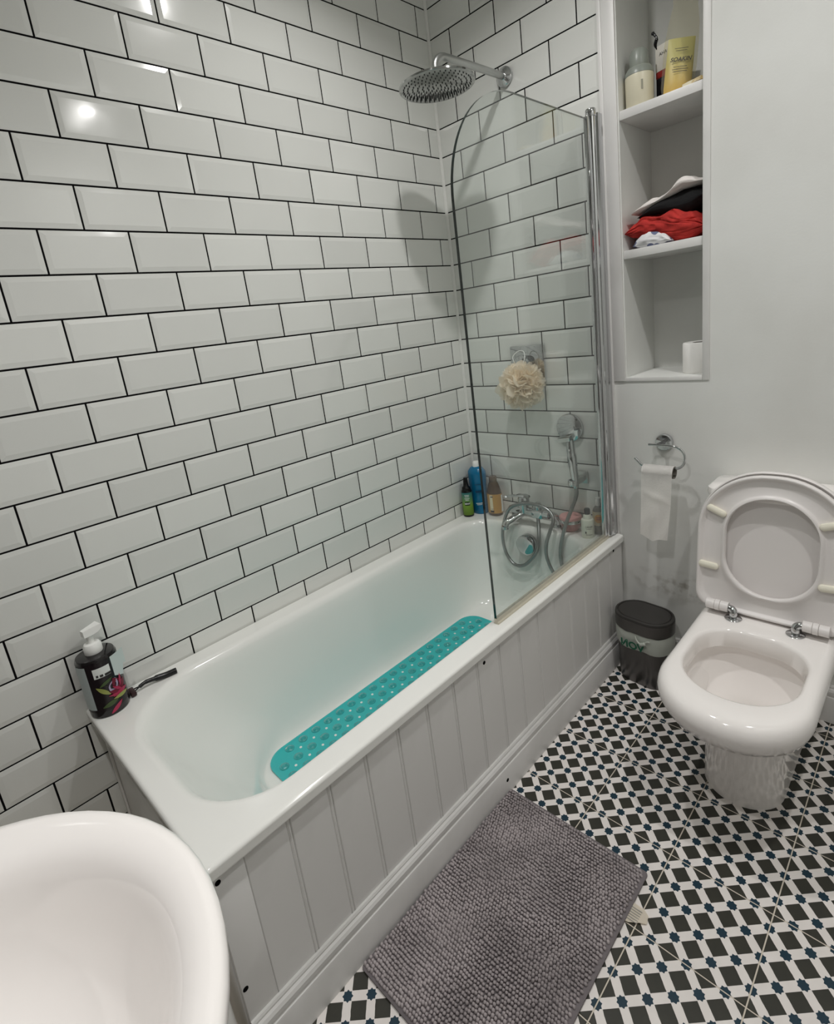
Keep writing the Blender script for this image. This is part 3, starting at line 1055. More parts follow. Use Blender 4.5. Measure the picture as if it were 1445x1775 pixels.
CLEARB = mat('clear_bottle_plastic', lin(200, 196, 186), 0.1, trans=0.7)
t = thing('clear_bottle', 'clear bottle with white cap and round orange label behind white bottle', 'bottle', (0.622, -0.034, ZR))
grow(t, 1.05, 1.2)
bm = B()
lathe(bm, [(0.019, 0), (0.021, 0.002), (0.021, 0.072), (0.019, 0.082), (0.011, 0.092), (0.009, 0.094)], seg=32)
obj('bottle_body', bm, CLEARB, t)
bm = B()
lathe(bm, [(0.0098, 0.093), (0.010, 0.094), (0.0095, 0.116), (0.0088, 0.118), (0.001, 0.118)], seg=20)
obj('cap', bm, WHITEPL, t)
bm = B()
lathe(bm, [(0.0214, 0.030), (0.0214, 0.076)], seg=40, cap=False)
obj('label', bm, CREAML, t)
bm = B()
rows = []
for rr_ in (0.0, 0.008, 0.0145):
    rows.append([])
    for k in range(20):
        q = 2 * PI * k / 20
        a = FACE - 0.25 + rr_ * math.cos(q) / 0.0216
        rows[-1].append((0.0219 * math.cos(a), 0.0219 * math.sin(a), 0.054 + rr_ * math.sin(q)))
loft(bm, rows[1:], True, False)
obj('round_emblem', bm, mat('orange_print', lin(236, 168, 66), 0.5), t)
for zc in (0.058, 0.052):
    on_cyl(0, 0, 0.0222, FACE - 0.25, zc, 0.016, 0.003, mat('red_print', lin(190, 84, 40), 0.5), 'print_line', t)

# ------------------------------------------------------------------ pump bottle and razor at the near end
DARKPL = mat('black_glossy_bottle', lin(20, 16, 18), 0.12, coat=0.4)
t = thing('pump_bottle', 'black pump bottle with floral label at the near wall end of bath', 'bottle', (0.058, -1.618, ZR))
grow(t, 1.2, 1.03)
bm = B()
lathe(bm, [(0.035, 0), (0.038, 0.003), (0.0385, 0.012), (0.0385, 0.150), (0.036, 0.156), (0.024, 0.159), (0.014, 0.160)], seg=48)
obj('bottle_body', bm, DARKPL, t)
PFACE = math.atan2(-1.81 + 1.604, 1.53 - 0.054)
WRAP = mat('black_label_wrap', lin(28, 20, 24), 0.25)
bm = B()
lathe(bm, [(0.0389, 0.018), (0.0389, 0.148)], seg=48, cap=False)
obj('label_wrap', bm, WRAP, t)
on_cyl(0, 0, 0.0391, PFACE - 1.05, 0.085, 0.030, 0.118, mat('pale_grey_label', lin(176, 186, 186), 0.4), 'text_panel', t)
on_cyl(0, 0, 0.0391, PFACE + 0.06, 0.122, 0.032, 0.026, WHITEPR, 'price_sticker', t)
for k, (da, zz, ww) in enumerate(((-0.25, 0.118, 0.004), (-0.05, 0.117, 0.006), (0.2, 0.116, 0.008), (0.35, 0.116, 0.004))):
    on_cyl(0, 0, 0.0397, PFACE + 0.06 + da, zz - 0.003, ww, 0.006, PRINT, 'barcode', t)
# turned-up label corner
bm = B()
a0 = PFACE + 0.62
rows = []
for k in range(6):
    a = a0 + k * 0.16
    rr_ = 0.0392 + 0.0012 * k * k * 0.35
    rows.append([(rr_ * math.cos(a), rr_ * math.sin(a), 0.148), (rr_ * math.cos(a), rr_ * math.sin(a), 0.096 - 0.004 * k + (0.030 if k > 3 else 0))])
loft(bm, rows, closed=False)
obj('loose_label', bm, mat('peeling_label_back', lin(196, 206, 204), 0.5), t)
def petal(a_c, zc, ln, wd, tilt, m, nm, off):
    bm = B()
    N = 8
    L, Rr = [], []
    for k in range(N + 1):
        s = k / N
        hw = wd * math.sin(PI * min(1, s * 0.92 + 0.06)) / 2
        uu, vv = (s - 0.5) * ln, 0
        for sgn, lst in ((1, L), (-1, Rr)):
            x = uu * math.cos(tilt) - sgn * hw * math.sin(tilt)
            z = uu * math.sin(tilt) + sgn * hw * math.cos(tilt)
            a = a_c + x / 0.0391
            lst.append(((0.0391 + off) * math.cos(a), (0.0391 + off) * math.sin(a), zc + z))
    loft(bm, [L, Rr], closed=False)
    obj(nm, bm, m, t)
CRIM = mat('crimson_petal_print', lin(112, 14, 42), 0.3)
CRIM2 = mat('pink_petal_print', lin(168, 42, 78), 0.3)
LILAC = mat('lilac_petal_print', lin(170, 156, 182), 0.3)
LEAF = mat('olive_leaf_print', lin(150, 156, 84), 0.3)
LEAF2 = mat('dark_leaf_print', lin(66, 84, 44), 0.3)
petal(PFACE + 0.42, 0.076, 0.034, 0.020, 1.2, LILAC, 'printed_petal', 0.0004)
for k, (da, dz, ln, wd, ti, mm) in enumerate(((0.62, 0.074, 0.042, 0.020, 1.9, CRIM), (0.78, 0.062, 0.040, 0.018, 0.9, CRIM), (0.50, 0.056, 0.034, 0.014, 2.6, CRIM),
        (0.72, 0.050, 0.036, 0.012, 0.1, CRIM2), (0.55, 0.064, 0.026, 0.006, 2.3, CRIM2), (0.80, 0.080, 0.030, 0.006, 1.4, CRIM2), (0.35, 0.052, 0.024, 0.006, 2.9, CRIM2))):
    petal(PFACE + da, dz, ln, wd, ti, mm, 'printed_petal', 0.0006 + 0.0002 * k)
petal(PFACE - 0.12, 0.072, 0.036, 0.010, 2.25, LEAF, 'printed_leaf', 0.0005)
petal(PFACE + 0.66, 0.042, 0.034, 0.010, 3.1, LEAF, 'printed_leaf', 0.0018)
petal(PFACE + 0.12, 0.092, 0.030, 0.008, 0.5, LEAF2, 'printed_leaf', 0.0005)
petal(PFACE + 0.10, 0.034, 0.036, 0.012, 0.3, LEAF2, 'printed_leaf', 0.0005)
petal(PFACE + 0.30, 0.018, 0.034, 0.010, 0.7, CRIM2, 'printed_petal', 0.0005)
bm = B()
lathe(bm, [(0.0165, 0.158), (0.0175, 0.161), (0.0175, 0.178), (0.0145, 0.184), (0.0065, 0.185), (0.0065, 0.200), (0.0085, 0.203), (0.0085, 0.214), (0.001, 0.214)], seg=28)
obj('pump_collar', bm, WHITEPL, t)
bm = B()
dd = Vector((math.cos(PFACE + 1.9), math.sin(PFACE + 1.9), 0))
ss = Vector((-dd.y, dd.x, 0))
loft(bm, [[tuple(dd * u + ss * wv * s_ + Vector((0, 0, z_))) for s_, z_ in ((-1, h), (1, h), (0.8, h + th), (-0.8, h + th))]
          for u, wv, h, th in ((-0.012, 0.008, 0.206, 0.016), (0.002, 0.010, 0.206, 0.018), (0.014, 0.013, 0.210, 0.015), (0.022, 0.016, 0.218, 0.008))], True, True)
obj('pump_head', bm, WHITEPL, t)

t = thing('razor', 'black razor lying on the rim beside the pump bottle', 'razor', (0.056, -1.560, ZR))
bm = B()
tube(bm, smooth_path([(0.000, 0.016, 0.012), (0.000, 0.034, 0.016), (0.000, 0.060, 0.012), (0.002, 0.085, 0.008), (0.005, 0.108, 0.0075), (0.006, 0.114, 0.0075)]),
     [0.005] * 6 + [0.0058] * 6 + [0.008] * 18 + [0.0055], 12)
obj('handle', bm, BLACK, t)
bm = B()
for s in (-1, 1):
    tube(bm, [(s * 0.007, 0.000, 0.010), (0, 0.020, 0.013)], 0.0018, 8)
obj('neck', bm, BLACK, t)
bm = B()
box(bm, -0.018, 0.018, -0.010, 0.004, 0.002, 0.014, 0.003)
obj('blade_head', bm, mat('dark_red_blade_head', lin(46, 20, 22), 0.3), t)

# ------------------------------------------------------------------ alcove shelves and what stands on them
SH = (1.912, 1.502)
for z, lab in zip(SH, ('upper white alcove shelf under the cream bottle and yellow pouch', 'lower white alcove shelf under the folded clothes')):
    bm = B()
    box(bm, NX0 + 0.0005, NX1 - 0.0005, 0.001, ND - 0.001, z - 0.019, z + 0.007, 0.001)
    tag(obj('alcove_shelf', bm, GLOSSPAINT), lab, 'shelf', 'shelves in the wall alcove')
S1, S2 = SH[0] + 0.007, SH[1] + 0.007

FROST = mat('frosted_cream_glass', lin(226, 220, 196), 0.35, trans=0.1)
FROST2 = mat('frosted_grey_cap', lin(150, 156, 148), 0.35, trans=0.2)
t = thing('frosted_bottle', 'frosted cream bottle with grey cap at the left of the upper alcove shelf', 'bottle', (0.777, 0.052, S1))
bm = B()
lathe(bm, [(0.038, 0), (0.040, 0.003), (0.041, 0.085), (0.039, 0.100), (0.032, 0.110), (0.026, 0.113)], seg=40)
obj('bottle_body', bm, FROST, t)
bm = B()
lathe(bm, [(0.027, 0.112), (0.0275, 0.116), (0.027, 0.150), (0.020, 0.160), (0.001, 0.162)], seg=32)
obj('cap', bm, FROST2, t)
bm = B()
lathe(bm, [(0.0395, 0.088), (0.0412, 0.090), (0.0400, 0.101), (0.033, 0.111)], seg=40, cap=False)
obj('shoulder', bm, FROST2, t)
on_cyl(0, 0, 0.0412, FACE - 0.1, 0.055, 0.005, 0.026, mat('grey_emblem_print', lin(150, 148, 132), 0.6), 'emblem', t)

BOXW = mat('white_card', lin(226, 222, 212), 0.6)
DARKB = mat('dark_navy_card', lin(30, 30, 44), 0.5)
t = thing('gift_box', 'narrow dark box with white top and dark cord behind the cream bottle', 'box', (0.838, 0.125, S1), rot=(0, 0, math.radians(-18)))
bm = B()
box(bm, -0.022, 0.022, -0.030, 0.030, 0.0, 0.078, 0.001)
obj('box_base', bm, DARKB, t)
bm = B()
box(bm, -0.0225, 0.0225, -0.0305, 0.0305, 0.078, 0.096, 0.001)
obj('red_band', bm, mat('red_card', lin(150, 40, 36), 0.5), t)
bm = B()
box(bm, -0.023, 0.023, -0.031, 0.031, 0.096, 0.165, 0.001)
obj('box_top', bm, BOXW, t)
text('lettering', 'AHA', 0.013, PRINT, t, frame((0.004, -0.0313, 0.140), (1, 0, 0), (0, 0, 1)))
bm = B()
tube(bm, smooth_path([(-0.018, -0.030, 0.158), (-0.020, -0.034, 0.172), (-0.015, -0.034, 0.186), (-0.021, -0.034, 0.197), (-0.027, -0.034, 0.204), (-0.030, -0.034, 0.206)]), [0.0018, 0.002, 0.002, 0.003, 0.004, 0.0045] + [0.005] * 6 + [0.0035] * 6 + [0.004] * 6 + [0.005] * 6 + [0.004], 8)
obj('cord', bm, BLACK, t)

YEL = mat('yellow_pouch', lin(214, 200, 120), 0.4)
nt, b = nodes(YEL)
tc = nt.nodes.new('ShaderNodeTexCoord')
sp = nt.nodes.new('ShaderNodeSeparateXYZ')
nt.links.new(tc.outputs['Object'], sp.inputs[0])
cr = nt.nodes.new('ShaderNodeValToRGB')
cr.color_ramp.elements[0].color = lin(226, 188, 96)
cr.color_ramp.elements[1].color = lin(206, 200, 128)
mr = nt.nodes.new('ShaderNodeMapRange')
mr.inputs[1].default_value = 0.0
mr.inputs[2].default_value = 0.10
nt.links.new(sp.outputs[2], mr.inputs[0])
nt.links.new(mr.outputs[0], cr.inputs[0])
nt.links.new(cr.outputs[0], b.inputs['Base Color'])
FILM = bpy.data.materials.new('clear_wrapping_film')
FILM.use_nodes = True
nt = FILM.node_tree
nt.nodes.clear()
out = nt.nodes.new('ShaderNodeOutputMaterial')
mx = nt.nodes.new('ShaderNodeMixShader')
mx.inputs[0].default_value = 0.10
tr = nt.nodes.new('ShaderNodeBsdfTransparent')
tr.inputs[0].default_value = (0.93, 0.92, 0.86, 1)
pb = nt.nodes.new('ShaderNodeBsdfPrincipled')
pb.inputs['Base Color'].default_value = lin(226, 222, 206)
pb.inputs['Roughness'].default_value = 0.38
nt.links.new(tr.outputs[0], mx.inputs[1])
nt.links.new(pb.outputs[0], mx.inputs[2])
nt.links.new(mx.outputs[0], out.inputs[0])
t = thing('bath_soak_pouch', 'yellow bath soak pouch in clear film on the upper alcove shelf', 'pouch', (0.880, 0.064, S1 + 0.004), rot=(math.radians(-5), math.radians(7), math.radians(27)))
def pouch_ring(z, hw, th):
    return [(x, y, z) for x, y in ((-hw, 0), (-hw * 0.7, -th), (0, -th * 1.25), (hw * 0.7, -th), (hw, 0), (hw * 0.7, th), (0, th * 1.25), (-hw * 0.7, th))]
bm = B()
loft(bm, [pouch_ring(0.001, 0.036, 0.013), pouch_ring(0.02, 0.037, 0.017), pouch_ring(0.07, 0.037, 0.014), pouch_ring(0.115, 0.036, 0.007), pouch_ring(0.150, 0.036, 0.002)], True, True)
obj('pouch_body', bm, YEL, t, angle=70)
bm = B()
loft(bm, [pouch_ring(0.0006, 0.0395, 0.016), pouch_ring(0.02, 0.042, 0.024), pouch_ring(0.07, 0.044, 0.023), pouch_ring(0.13, 0.044, 0.018), pouch_ring(0.185, 0.040, 0.006), pouch_ring(0.235, 0.034, 0.003), pouch_ring(0.29, 0.040, 0.002)])
r3 = random.Random(5)
for v in bm.verts:
    v.co += Vector((r3.uniform(-.003, .003), r3.uniform(-.002, .001), 0))
obj('clear_wrap', bm, FILM, t, angle=20)
fm = frame((0.0, -0.0190, 0.086), (1, 0, 0.0), (0, 0.10, 1))
text('lettering', 'SOAKIN', 0.0155, PRINT, t, fm, shear=0.25, bold=0.0004)
for dz, wd in ((0.030, 0.036), (0.024, 0.030), (-0.020, 0.036), (-0.027, 0.042), (-0.033, 0.038)):
    bm = B()
    yb = -0.0188 + dz * 0.10 - 0.0006
    box(bm, -wd / 2, wd / 2, yb - 0.0002, yb, 0.086 + dz - 0.0007, 0.086 + dz + 0.0007)
    obj('print_line', bm, PRINT, t)
bm = B()
loft(bm, [[(x, y, z + 0.004 * math.sin(x * 60)) for x, y, z in ((x0, -0.030, 0.002), (x0, -0.030, 0.008 + dz), (x0, 0.075, 0.020 + dz), (x0, 0.075, 0.004))] for x0, dz in ((-0.045, 0.0), (-0.02, 0.006), (0.01, 0.003), (0.035, 0.006), (0.047, 0.0))], True, True)
bmesh.ops.rotate(bm, cent=(0, 0, 0), matrix=Matrix.Rotation(math.radians(10), 3, 'Z'), verts=bm.verts[:])
o = obj('flat_packet', bm, add_noise(mat('cream_packet', lin(226, 218, 190), 0.45), lin(190, 164, 110), 30, 0.5, 0.65), angle=30)
o.location = (0.941, 0.024, S1)
o.scale = (0.6, 0.6, 0.8)
tag(o, 'flat cream packet lying at the right end of the upper alcove shelf', 'packet')

# folded clothes
def cloth(name, m, label, nx, ny, x0, x1, y0, y1, fb, ft, amp, seed, freq=18, group=None):
    """A soft folded pile: closed grid between fb(u,v) and ft(u,v), edges rounded, creased by noise."""
    bm = B()
    top, bot = [], []
    for i in range(nx + 1):
        tr_, br_ = [], []
        for j in range(ny + 1):
            u, v = i / nx, (j / ny) ** 1.9
            x, y = x0 + (x1 - x0) * u, y0 + (y1 - y0) * v
            e = min(1.0, 4.5 * min(u, 1 - u, ) + 0.02) * min(1.0, 6.0 * v + 0.03, 6 * (1 - v) + 0.03)
            e = math.sin(e * PI / 2) ** 0.6
            zb, zt = fb(u, v), ft(u, v)
            mid = zb * 0.55 + zt * 0.45
            nz = noise.noise(Vector((x * freq, y * freq * 0.8 + seed, seed * 3.1)))
            rid = 1 - abs(noise.noise(Vector((x * freq * 0.7 + y * 9, y * freq * 1.6 - x * 6, seed))))
            d = (nz * 0.6 + (rid - 0.7) * 1.1) * amp
            fold = 1 - abs(noise.noise(Vector((x * freq * 0.45 + v * 20, v * 70 + x * freq * 0.5, seed))))
            push = -amp * 0.9 * (fold - 0.6) * (1 if v < 0.3 else 0) - 0.006 * math.sin(u * 9 + seed)
            tr_.append((x, y + push * (1 - v), mid + (zt - mid) * e + d * min(1, 1.6 * e)))
            br_.append((x, y + push * 0.5 * (1 - v), mid + (zb - mid) * e))
        top.append(tr_)
        bot.append(br_)
    loft(bm, top, closed=False)
    loft(bm, bot, closed=False)
    bmesh.ops.remove_doubles(bm, verts=bm.verts[:], dist=1e-6)
    ed = [e for e in bm.edges if len(e.link_faces) == 1]
    # stitch the rim
    def rim(g):
        return [g[i][0] for i in range(nx + 1)] + [g[nx][j] for j in range(1, ny + 1)] + [g[i][ny] for i in range(nx - 1, -1, -1)] + [g[0][j] for j in range(ny - 1, 0, -1)]
    loft(bm, [rim(bot), rim(top)])
    bmesh.ops.remove_doubles(bm, verts=bm.verts[:], dist=1e-5)
    o = obj(name, bm, m, angle=180)
    return tag(o, label, 'clothing', group)
RED = add_noise(mat('red_cotton', lin(190, 50, 44), 0.85), lin(166, 38, 34), 40, 0.4, 0.7, bump=0.3, bscale=400)
BLK = add_noise(mat('black_cotton', lin(13, 13, 15), 0.9), None, 1, bump=0.3, bscale=300)
WHT = add_noise(mat('white_cotton', lin(228, 222, 218), 0.9), None, 1, bump=0.4, bscale=300)
cloth('red_shirt', RED, 'crumpled red garment at the bottom of the alcove clothes pile', 90, 44, 0.737, 0.970, 0.016, 0.20,
      lambda u, v: S2 + 0.003 + max(0, 0.034 - 0.075 * abs(u - 0.18)) * (1 if v < .5 else 0.5) * (u < 0.64), lambda u, v: S2 + 0.066 + 0.030 * math.sin(PI * (0.18 + 0.72 * u)) - 0.012 * u, 0.024, 2.0, 24, 'clothes on the lower alcove shelf')
cloth('black_garment', BLK, 'folded black garment between the red and white ones', 40, 20, 0.770, 0.971, 0.024, 0.20,
      lambda u, v: S2 + 0.086 + 0.008 * math.sin(u * 7), lambda u, v: S2 + 0.104 + 0.045 * min(1, u * 1.5) + 0.004 * math.sin(u * 6), 0.004, 5.0, 10, 'clothes on the lower alcove shelf')
cloth('white_garment', WHT, 'white garment draped on top of the alcove clothes pile', 48, 22, 0.756, 0.971, 0.020, 0.20,
      lambda u, v: S2 + 0.098 + 0.050 * min(1, u * 1.45), lambda u, v: S2 + 0.116 + 0.056 * min(1, u * 1.4) + 0.006 * math.sin(u * 11), 0.011, 8.0, 30, 'clothes on the lower alcove shelf')
PATT = mat('blue_floral_cotton', lin(226, 226, 228), 0.85)
nt, b = nodes(PATT)
tc = nt.nodes.new('ShaderNodeTexCoord')
vo = nt.nodes.new('ShaderNodeTexVoronoi')
vo.inputs['Scale'].default_value = 30
nt.links.new(tc.outputs['Object'], vo.inputs['Vector'])
mr = nt.nodes.new('ShaderNodeMapRange')
mr.inputs[1].default_value = 0.34
mr.inputs[2].default_value = 0.38
nt.links.new(vo.outputs['Distance'], mr.inputs[0])
mx = nt.nodes.new('ShaderNodeMix')
mx.data_type = 'RGBA'
nt.links.new(mr.outputs[0], mx.inputs[0])
mx.inputs[6].default_value = lin(104, 112, 142)
mx.inputs[7].default_value = lin(226, 226, 228)
nt.links.new(mx.outputs[2], b.inputs['Base Color'])
cloth('patterned_cloth', PATT, 'small white cloth with grey-blue flowers tucked under the red garment', 30, 14, 0.762, 0.880, 0.004, 0.070,
      lambda u, v: S2 + 0.001, lambda u, v: S2 + 0.008 + 0.032 * math.sin(PI * min(1, 0.1 + u * 0.85)), 0.010, 11.0, 46, 'clothes on the lower alcove shelf')

# spare roll on the alcove floor
t = thing('spare_toilet_roll', 'spare toilet roll standing on the alcove floor', 'toilet roll', (0.935, 0.095, NZ0))
bm = B()
lathe(bm, [(0.021, 0.002), (0.0475, 0.0), (0.050, 0.003), (0.050, 0.095), (0.0475, 0.098), (0.021, 0.097), (0.021, 0.002)], seg=40, cap=False)
obj('paper', bm, PAPER, t)
bm = B()
lathe(bm, [(0.0208, 0.002), (0.0208, 0.0965), (0.0195, 0.0965), (0.0195, 0.002)], seg=32, cap=False)
obj('core', bm, CARD, t)

# ------------------------------------------------------------------ toilet paper holder and the roll on it
t = thing('toilet_roll_holder', 'chrome toilet roll ring on a round plate beside the toilet', 'toilet roll holder', (0.856, 0, 0.871))
bm = B()
lathe(bm, [(0.001, -0.014), (0.026, -0.013), (0.029, -0.009), (0.029, 0.0)], axis='y', seg=36, cap=False)
obj('wall_plate', bm, CHROME, t)
bm = B()
tube(bm, [(0, -0.010, 0.0), (0, -0.030, 0.002), (0.000, -0.062, 0.004)], [0.008, 0.006, 0.006], 14)
obj('stem', bm, CHROME, t)
bm = B()
ringp = smooth_path([(-0.030, -0.062, 0.004), (0.000, -0.062, 0.004), (0.044, -0.062, 0.003), (0.068, -0.062, -0.004), (0.083, -0.062, -0.024), (0.082, -0.062, -0.052), (0.066, -0.062, -0.070),
                     (0.040, -0.062, -0.073), (-0.020, -0.062, -0.073), (-0.052, -0.062, -0.070), (-0.066, -0.062, -0.058), (-0.078, -0.062, -0.046)], 6)
tube(bm, ringp, 0.0042, 12)
obj('ring', bm, CHROME, t)

t = thing('toilet_roll', 'nearly empty toilet roll with hanging sheet on the chrome ring', 'toilet roll', (0.858, -0.062, 0.7835))
bm = B()
lathe(bm, [(0.0200, -0.051), (0.0200, 0.051), (0.0188, 0.051), (0.0188, -0.051), (0.0200, -0.051)], axis='x', seg=32, cap=False)
obj('core', bm, CARD, t)
bm = B()
NU, NV = 16, 44
prof = []
for k in range(15):
    a = -PI * 0.55 + k / 14 * PI * 1.55 
    prof.append((0.0222 * math.cos(a + 0), 0.0222 * math.sin(a)))
# start low at the back, over the top, down the front
prof = [(0.0222 * math.cos(a), 0.0222 * math.sin(a)) for a in [(-0.45 + 1.45 * k / 16) * PI for k in range(17)]]
rows = []
L = 0.235
for y_, z_ in prof:
    rows.append([(-0.050 + 0.100 * i / NU, y_, z_) for i in range(NU + 1)])
for j in range(1, NV + 1):
    s = j / NV
    row = []
    for i in range(NU + 1):
        u = i / NU
        cr_ = 0.004 * math.exp(-((u - 0.5) / 0.10) ** 2) * min(1, max(0, (s - 0.45) * 5)) + 0.0022 * math.sin(u * 7 + s * 9) * s + 0.003 * math.exp(-((s - 0.36 - 0.15 * (u - 0.5)) / 0.05) ** 2) * math.sin(PI * u)
        x = -0.050 + 0.100 * u - 0.006 * s + (-0.010 * s * s if u > 0.8 else 0) * (u - 0.8) * 5
        endz = L * (1 + 0.05 * math.exp(-((u - 0.38) / 0.16) ** 2) - (0.03 * (1 - u / 0.2) if u < 0.2 else 0))
        row.append((x, -0.0222 - cr_ - 0.004 * s, -s * endz))
    rows.append(row)
loft(bm, rows, closed=False)
g = bmesh.ops.solidify(bm, geom=bm.faces[:], thickness=0.0006)
obj('paper_sheet', bm, PAPER, t, angle=80)

# ------------------------------------------------------------------ toilet
toilet = thing('toilet', 'white ceramic toilet with seat and lid raised', 'toilet', (1.204, 0, 0))
def D(x0, x1, y0, y1, r, z):
    return [(x, y, z) for x, y in rrect(x0, x1, y0, y1, r, 12, 6)]
bm = B()
rings = [D(-0.098, 0.098, -0.492, -0.060, (.098, .098, .03, .03), 0.000),
         D(-0.096, 0.096, -0.490, -0.062, (.096, .096, .03, .03), 0.012),
         D(-0.096, 0.096, -0.490, -0.066, (.096, .096, .03, .03), 0.150),
         D(-0.102, 0.102, -0.500, -0.070, (.10, .10, .03, .03), 0.225),
         D(-0.112, 0.112, -0.530, -0.040, (.112, .112, .03, .03), 0.262),
         D(-0.128, 0.128, -0.590, -0.035, (.128, .128, .03, .03), 0.285),
         D(-0.146, 0.146, -0.640, -0.030, (.146, .146, .035, .035), 0.303),
         D(-0.160, 0.160, -0.670, -0.026, (.158, .158, .04, .04), 0.320),
         D(-0.170, 0.170, -0.685, -0.024, (.165, .165, .04, .04), 0.350),
         D(-0.172, 0.172, -0.686, -0.024, (.166, .166, .04, .04), 0.370),
         D(-0.168, 0.168, -0.680, -0.026, (.163, .163, .04, .04), 0.388),
         D(-0.160, 0.160, -0.669, -0.030, (.156, .156, .04, .04), 0.398),
         D(-0.150, 0.150, -0.655, -0.036, (.148, .148, .04, .04), 0.4015),
         D(-0.138, 0.138, -0.598, -0.272, (.134, .134, .11, .11), 0.4015),
         D(-0.133, 0.133, -0.591, -0.279, (.130, .130, .105, .105), 0.399),
         D(-0.129, 0.129, -0.586, -0.284, (.127, .127, .10, .10), 0.392),
         D(-0.127, 0.127, -0.583, -0.287, (.125, .125, .10, .10), 0.350),
         D(-0.130, 0.130, -0.586, -0.284, (.128, .128, .10, .10), 0.346),
         D(-0.146, 0.146, -0.604, -0.266, (.142, .142, .11, .11), 0.352),
         D(-0.150, 0.150, -0.606, -0.262, (.144, .144, .11, .11), 0.342),
         D(-0.142, 0.142, -0.596, -0.264, (.138, .138, .11, .11), 0.305),
         D(-0.120, 0.120, -0.560, -0.280, (.118, .118, .10, .10), 0.250),
         D(-0.088, 0.088, -0.500, -0.296, (.086, .086, .085, .085), 0.216),
         D(-0.062, 0.062, -0.440, -0.305, (.060, .060, .055, .055), 0.196),
         D(-0.050, 0.050, -0.415, -0.308, (.048, .048, .048, .048), 0.160)]
loft(bm, rings, True, True)
obj('pan', bm, CERAMIC, toilet, angle=50)
bm = B()
loft(bm, [D(-0.056, 0.056, -0.428, -0.307, (.054, .054, .05, .05), 0.180)], True, False)
obj('water', bm, mat('still_water', lin(206, 206, 202), 0.02, coat=0.3), toilet)
# cistern
bm = B()
rr_ = lambda a, b_, c_, d_, r, z: [(x, y, z) for x, y in rrect(a, b_, c_, d_, (r,) * 4, 8, 4)]
loft(bm, [rr_(-0.165, 0.165, -0.130, -0.004, 0.03, 0.402), rr_(-0.172, 0.172, -0.136, -0.003, 0.035, 0.48), rr_(-0.176, 0.176, -0.138, -0.003, 0.035, 0.745)], True, True)
obj('cistern', bm, CERAMIC, toilet)
bm = B()
loft(bm, [rr_(-0.180, 0.180, -0.142, -0.003, 0.038, 0.746), rr_(-0.182, 0.182, -0.144, -0.003, 0.038, 0.756), rr_(-0.180, 0.180, -0.142, -0.004, 0.038, 0.770), rr_(-0.170, 0.170, -0.133, -0.012, 0.035, 0.779), rr_(-0.10, 0.10, -0.10, -0.03, 0.03, 0.782)], True, True)
obj('cistern_lid', bm, CERAMIC, toilet)
# seat and lid, raised: local u = x, v = height along the lean
lean = math.radians(5.5)
HB = Vector((0, -0.196, 0.404))
def up(u, v, t):
    """t = distance forward of the seat plane."""
    d = Vector((0, math.sin(lean), math.cos(lean)))
    nrm = Vector((0, -math.cos(lean), math.sin(lean)))
    return tuple(HB + Vector((u, 0, 0)) + d * v + nrm * t)
def outl(dx, v0, v1, rt, rb):
    return rrect(-dx, dx, v0, v1, (rb, rb, rt, rt), 14, 6)
OUT = outl(0.188, 0.004, 0.430, 0.178, 0.045)
INN = rrect(-0.112, 0.112, 0.072, 0.362, (.111, .111, .111, .111), 14, 6)
def between(s, off=0.0):
    return [(a[0] + (b_[0] - a[0]) * s, a[1] + (b_[1] - a[1]) * s) for a, b_ in zip(OUT, INN)]
bm = B()
prof = [(0.03, -0.010), (0.0, -0.004), (0.0, 0.006), (0.02, 0.011), (0.07, 0.013), (0.13, 0.011), (0.19, 0.003), (0.25, 0.001), (0.80, 0.001), (0.86, 0.005), (0.92, 0.010), (0.97, 0.010), (1.0, 0.006), (1.0, -0.004), (0.97, -0.009), (0.90, -0.011), (0.15, -0.011), (0.03, -0.010)]
loft(bm, [[up(u, v, t_) for u, v in between(s)] for s, t_ in prof])
seat = obj('seat', bm, SEATPLASTIC, toilet, angle=60)
for (u, v, ang) in ((-0.138, 0.312, -24), (-0.155, 0.138, -4), (0.135, 0.312, 20), (0.142, 0.138, 4)):
    bm = B()
    pr = [(0.0, 0.0), (0.0065, 0.0), (0.0095, 0.003), (0.0105, 0.007), (0.009, 0.011), (0.0045, 0.0135), (0.0005, 0.0138)]
    rings = []
    ca, sa = math.cos(math.radians(ang)), math.sin(math.radians(ang))
    for r, h in pr[1:]:
        st = []
        for k in range(24):
            a = 2 * PI * k / 24
            x = r * math.cos(a) + (0.018 if math.cos(a) > 0 else -0.018)
            y = r * math.sin(a)
            st.append(up(u + x * ca - y * sa, v + x * sa + y * ca, 0.0005 + h))
        rings.append(st)
    loft(bm, rings, True, True)
    obj('buffer', bm, BUFFER, seat)
bm = B()
LO = outl(0.193, -0.010, 0.437, 0.182, 0.05)
def sc_(r, f):
    return [(u * f, 0.21 + (v - 0.21) * f) for u, v in r]
loft(bm, [[up(u, v, t_) for u, v in sc_(LO, f)] for f, t_ in ((0.90, -0.036), (0.97, -0.034), (1.0, -0.028), (1.0, -0.016), (0.985, -0.0135), (0.965, -0.016), (0.94, -0.022), (0.5, -0.023))], True, True)
obj('lid', bm, SEATPLASTIC, toilet, angle=60)
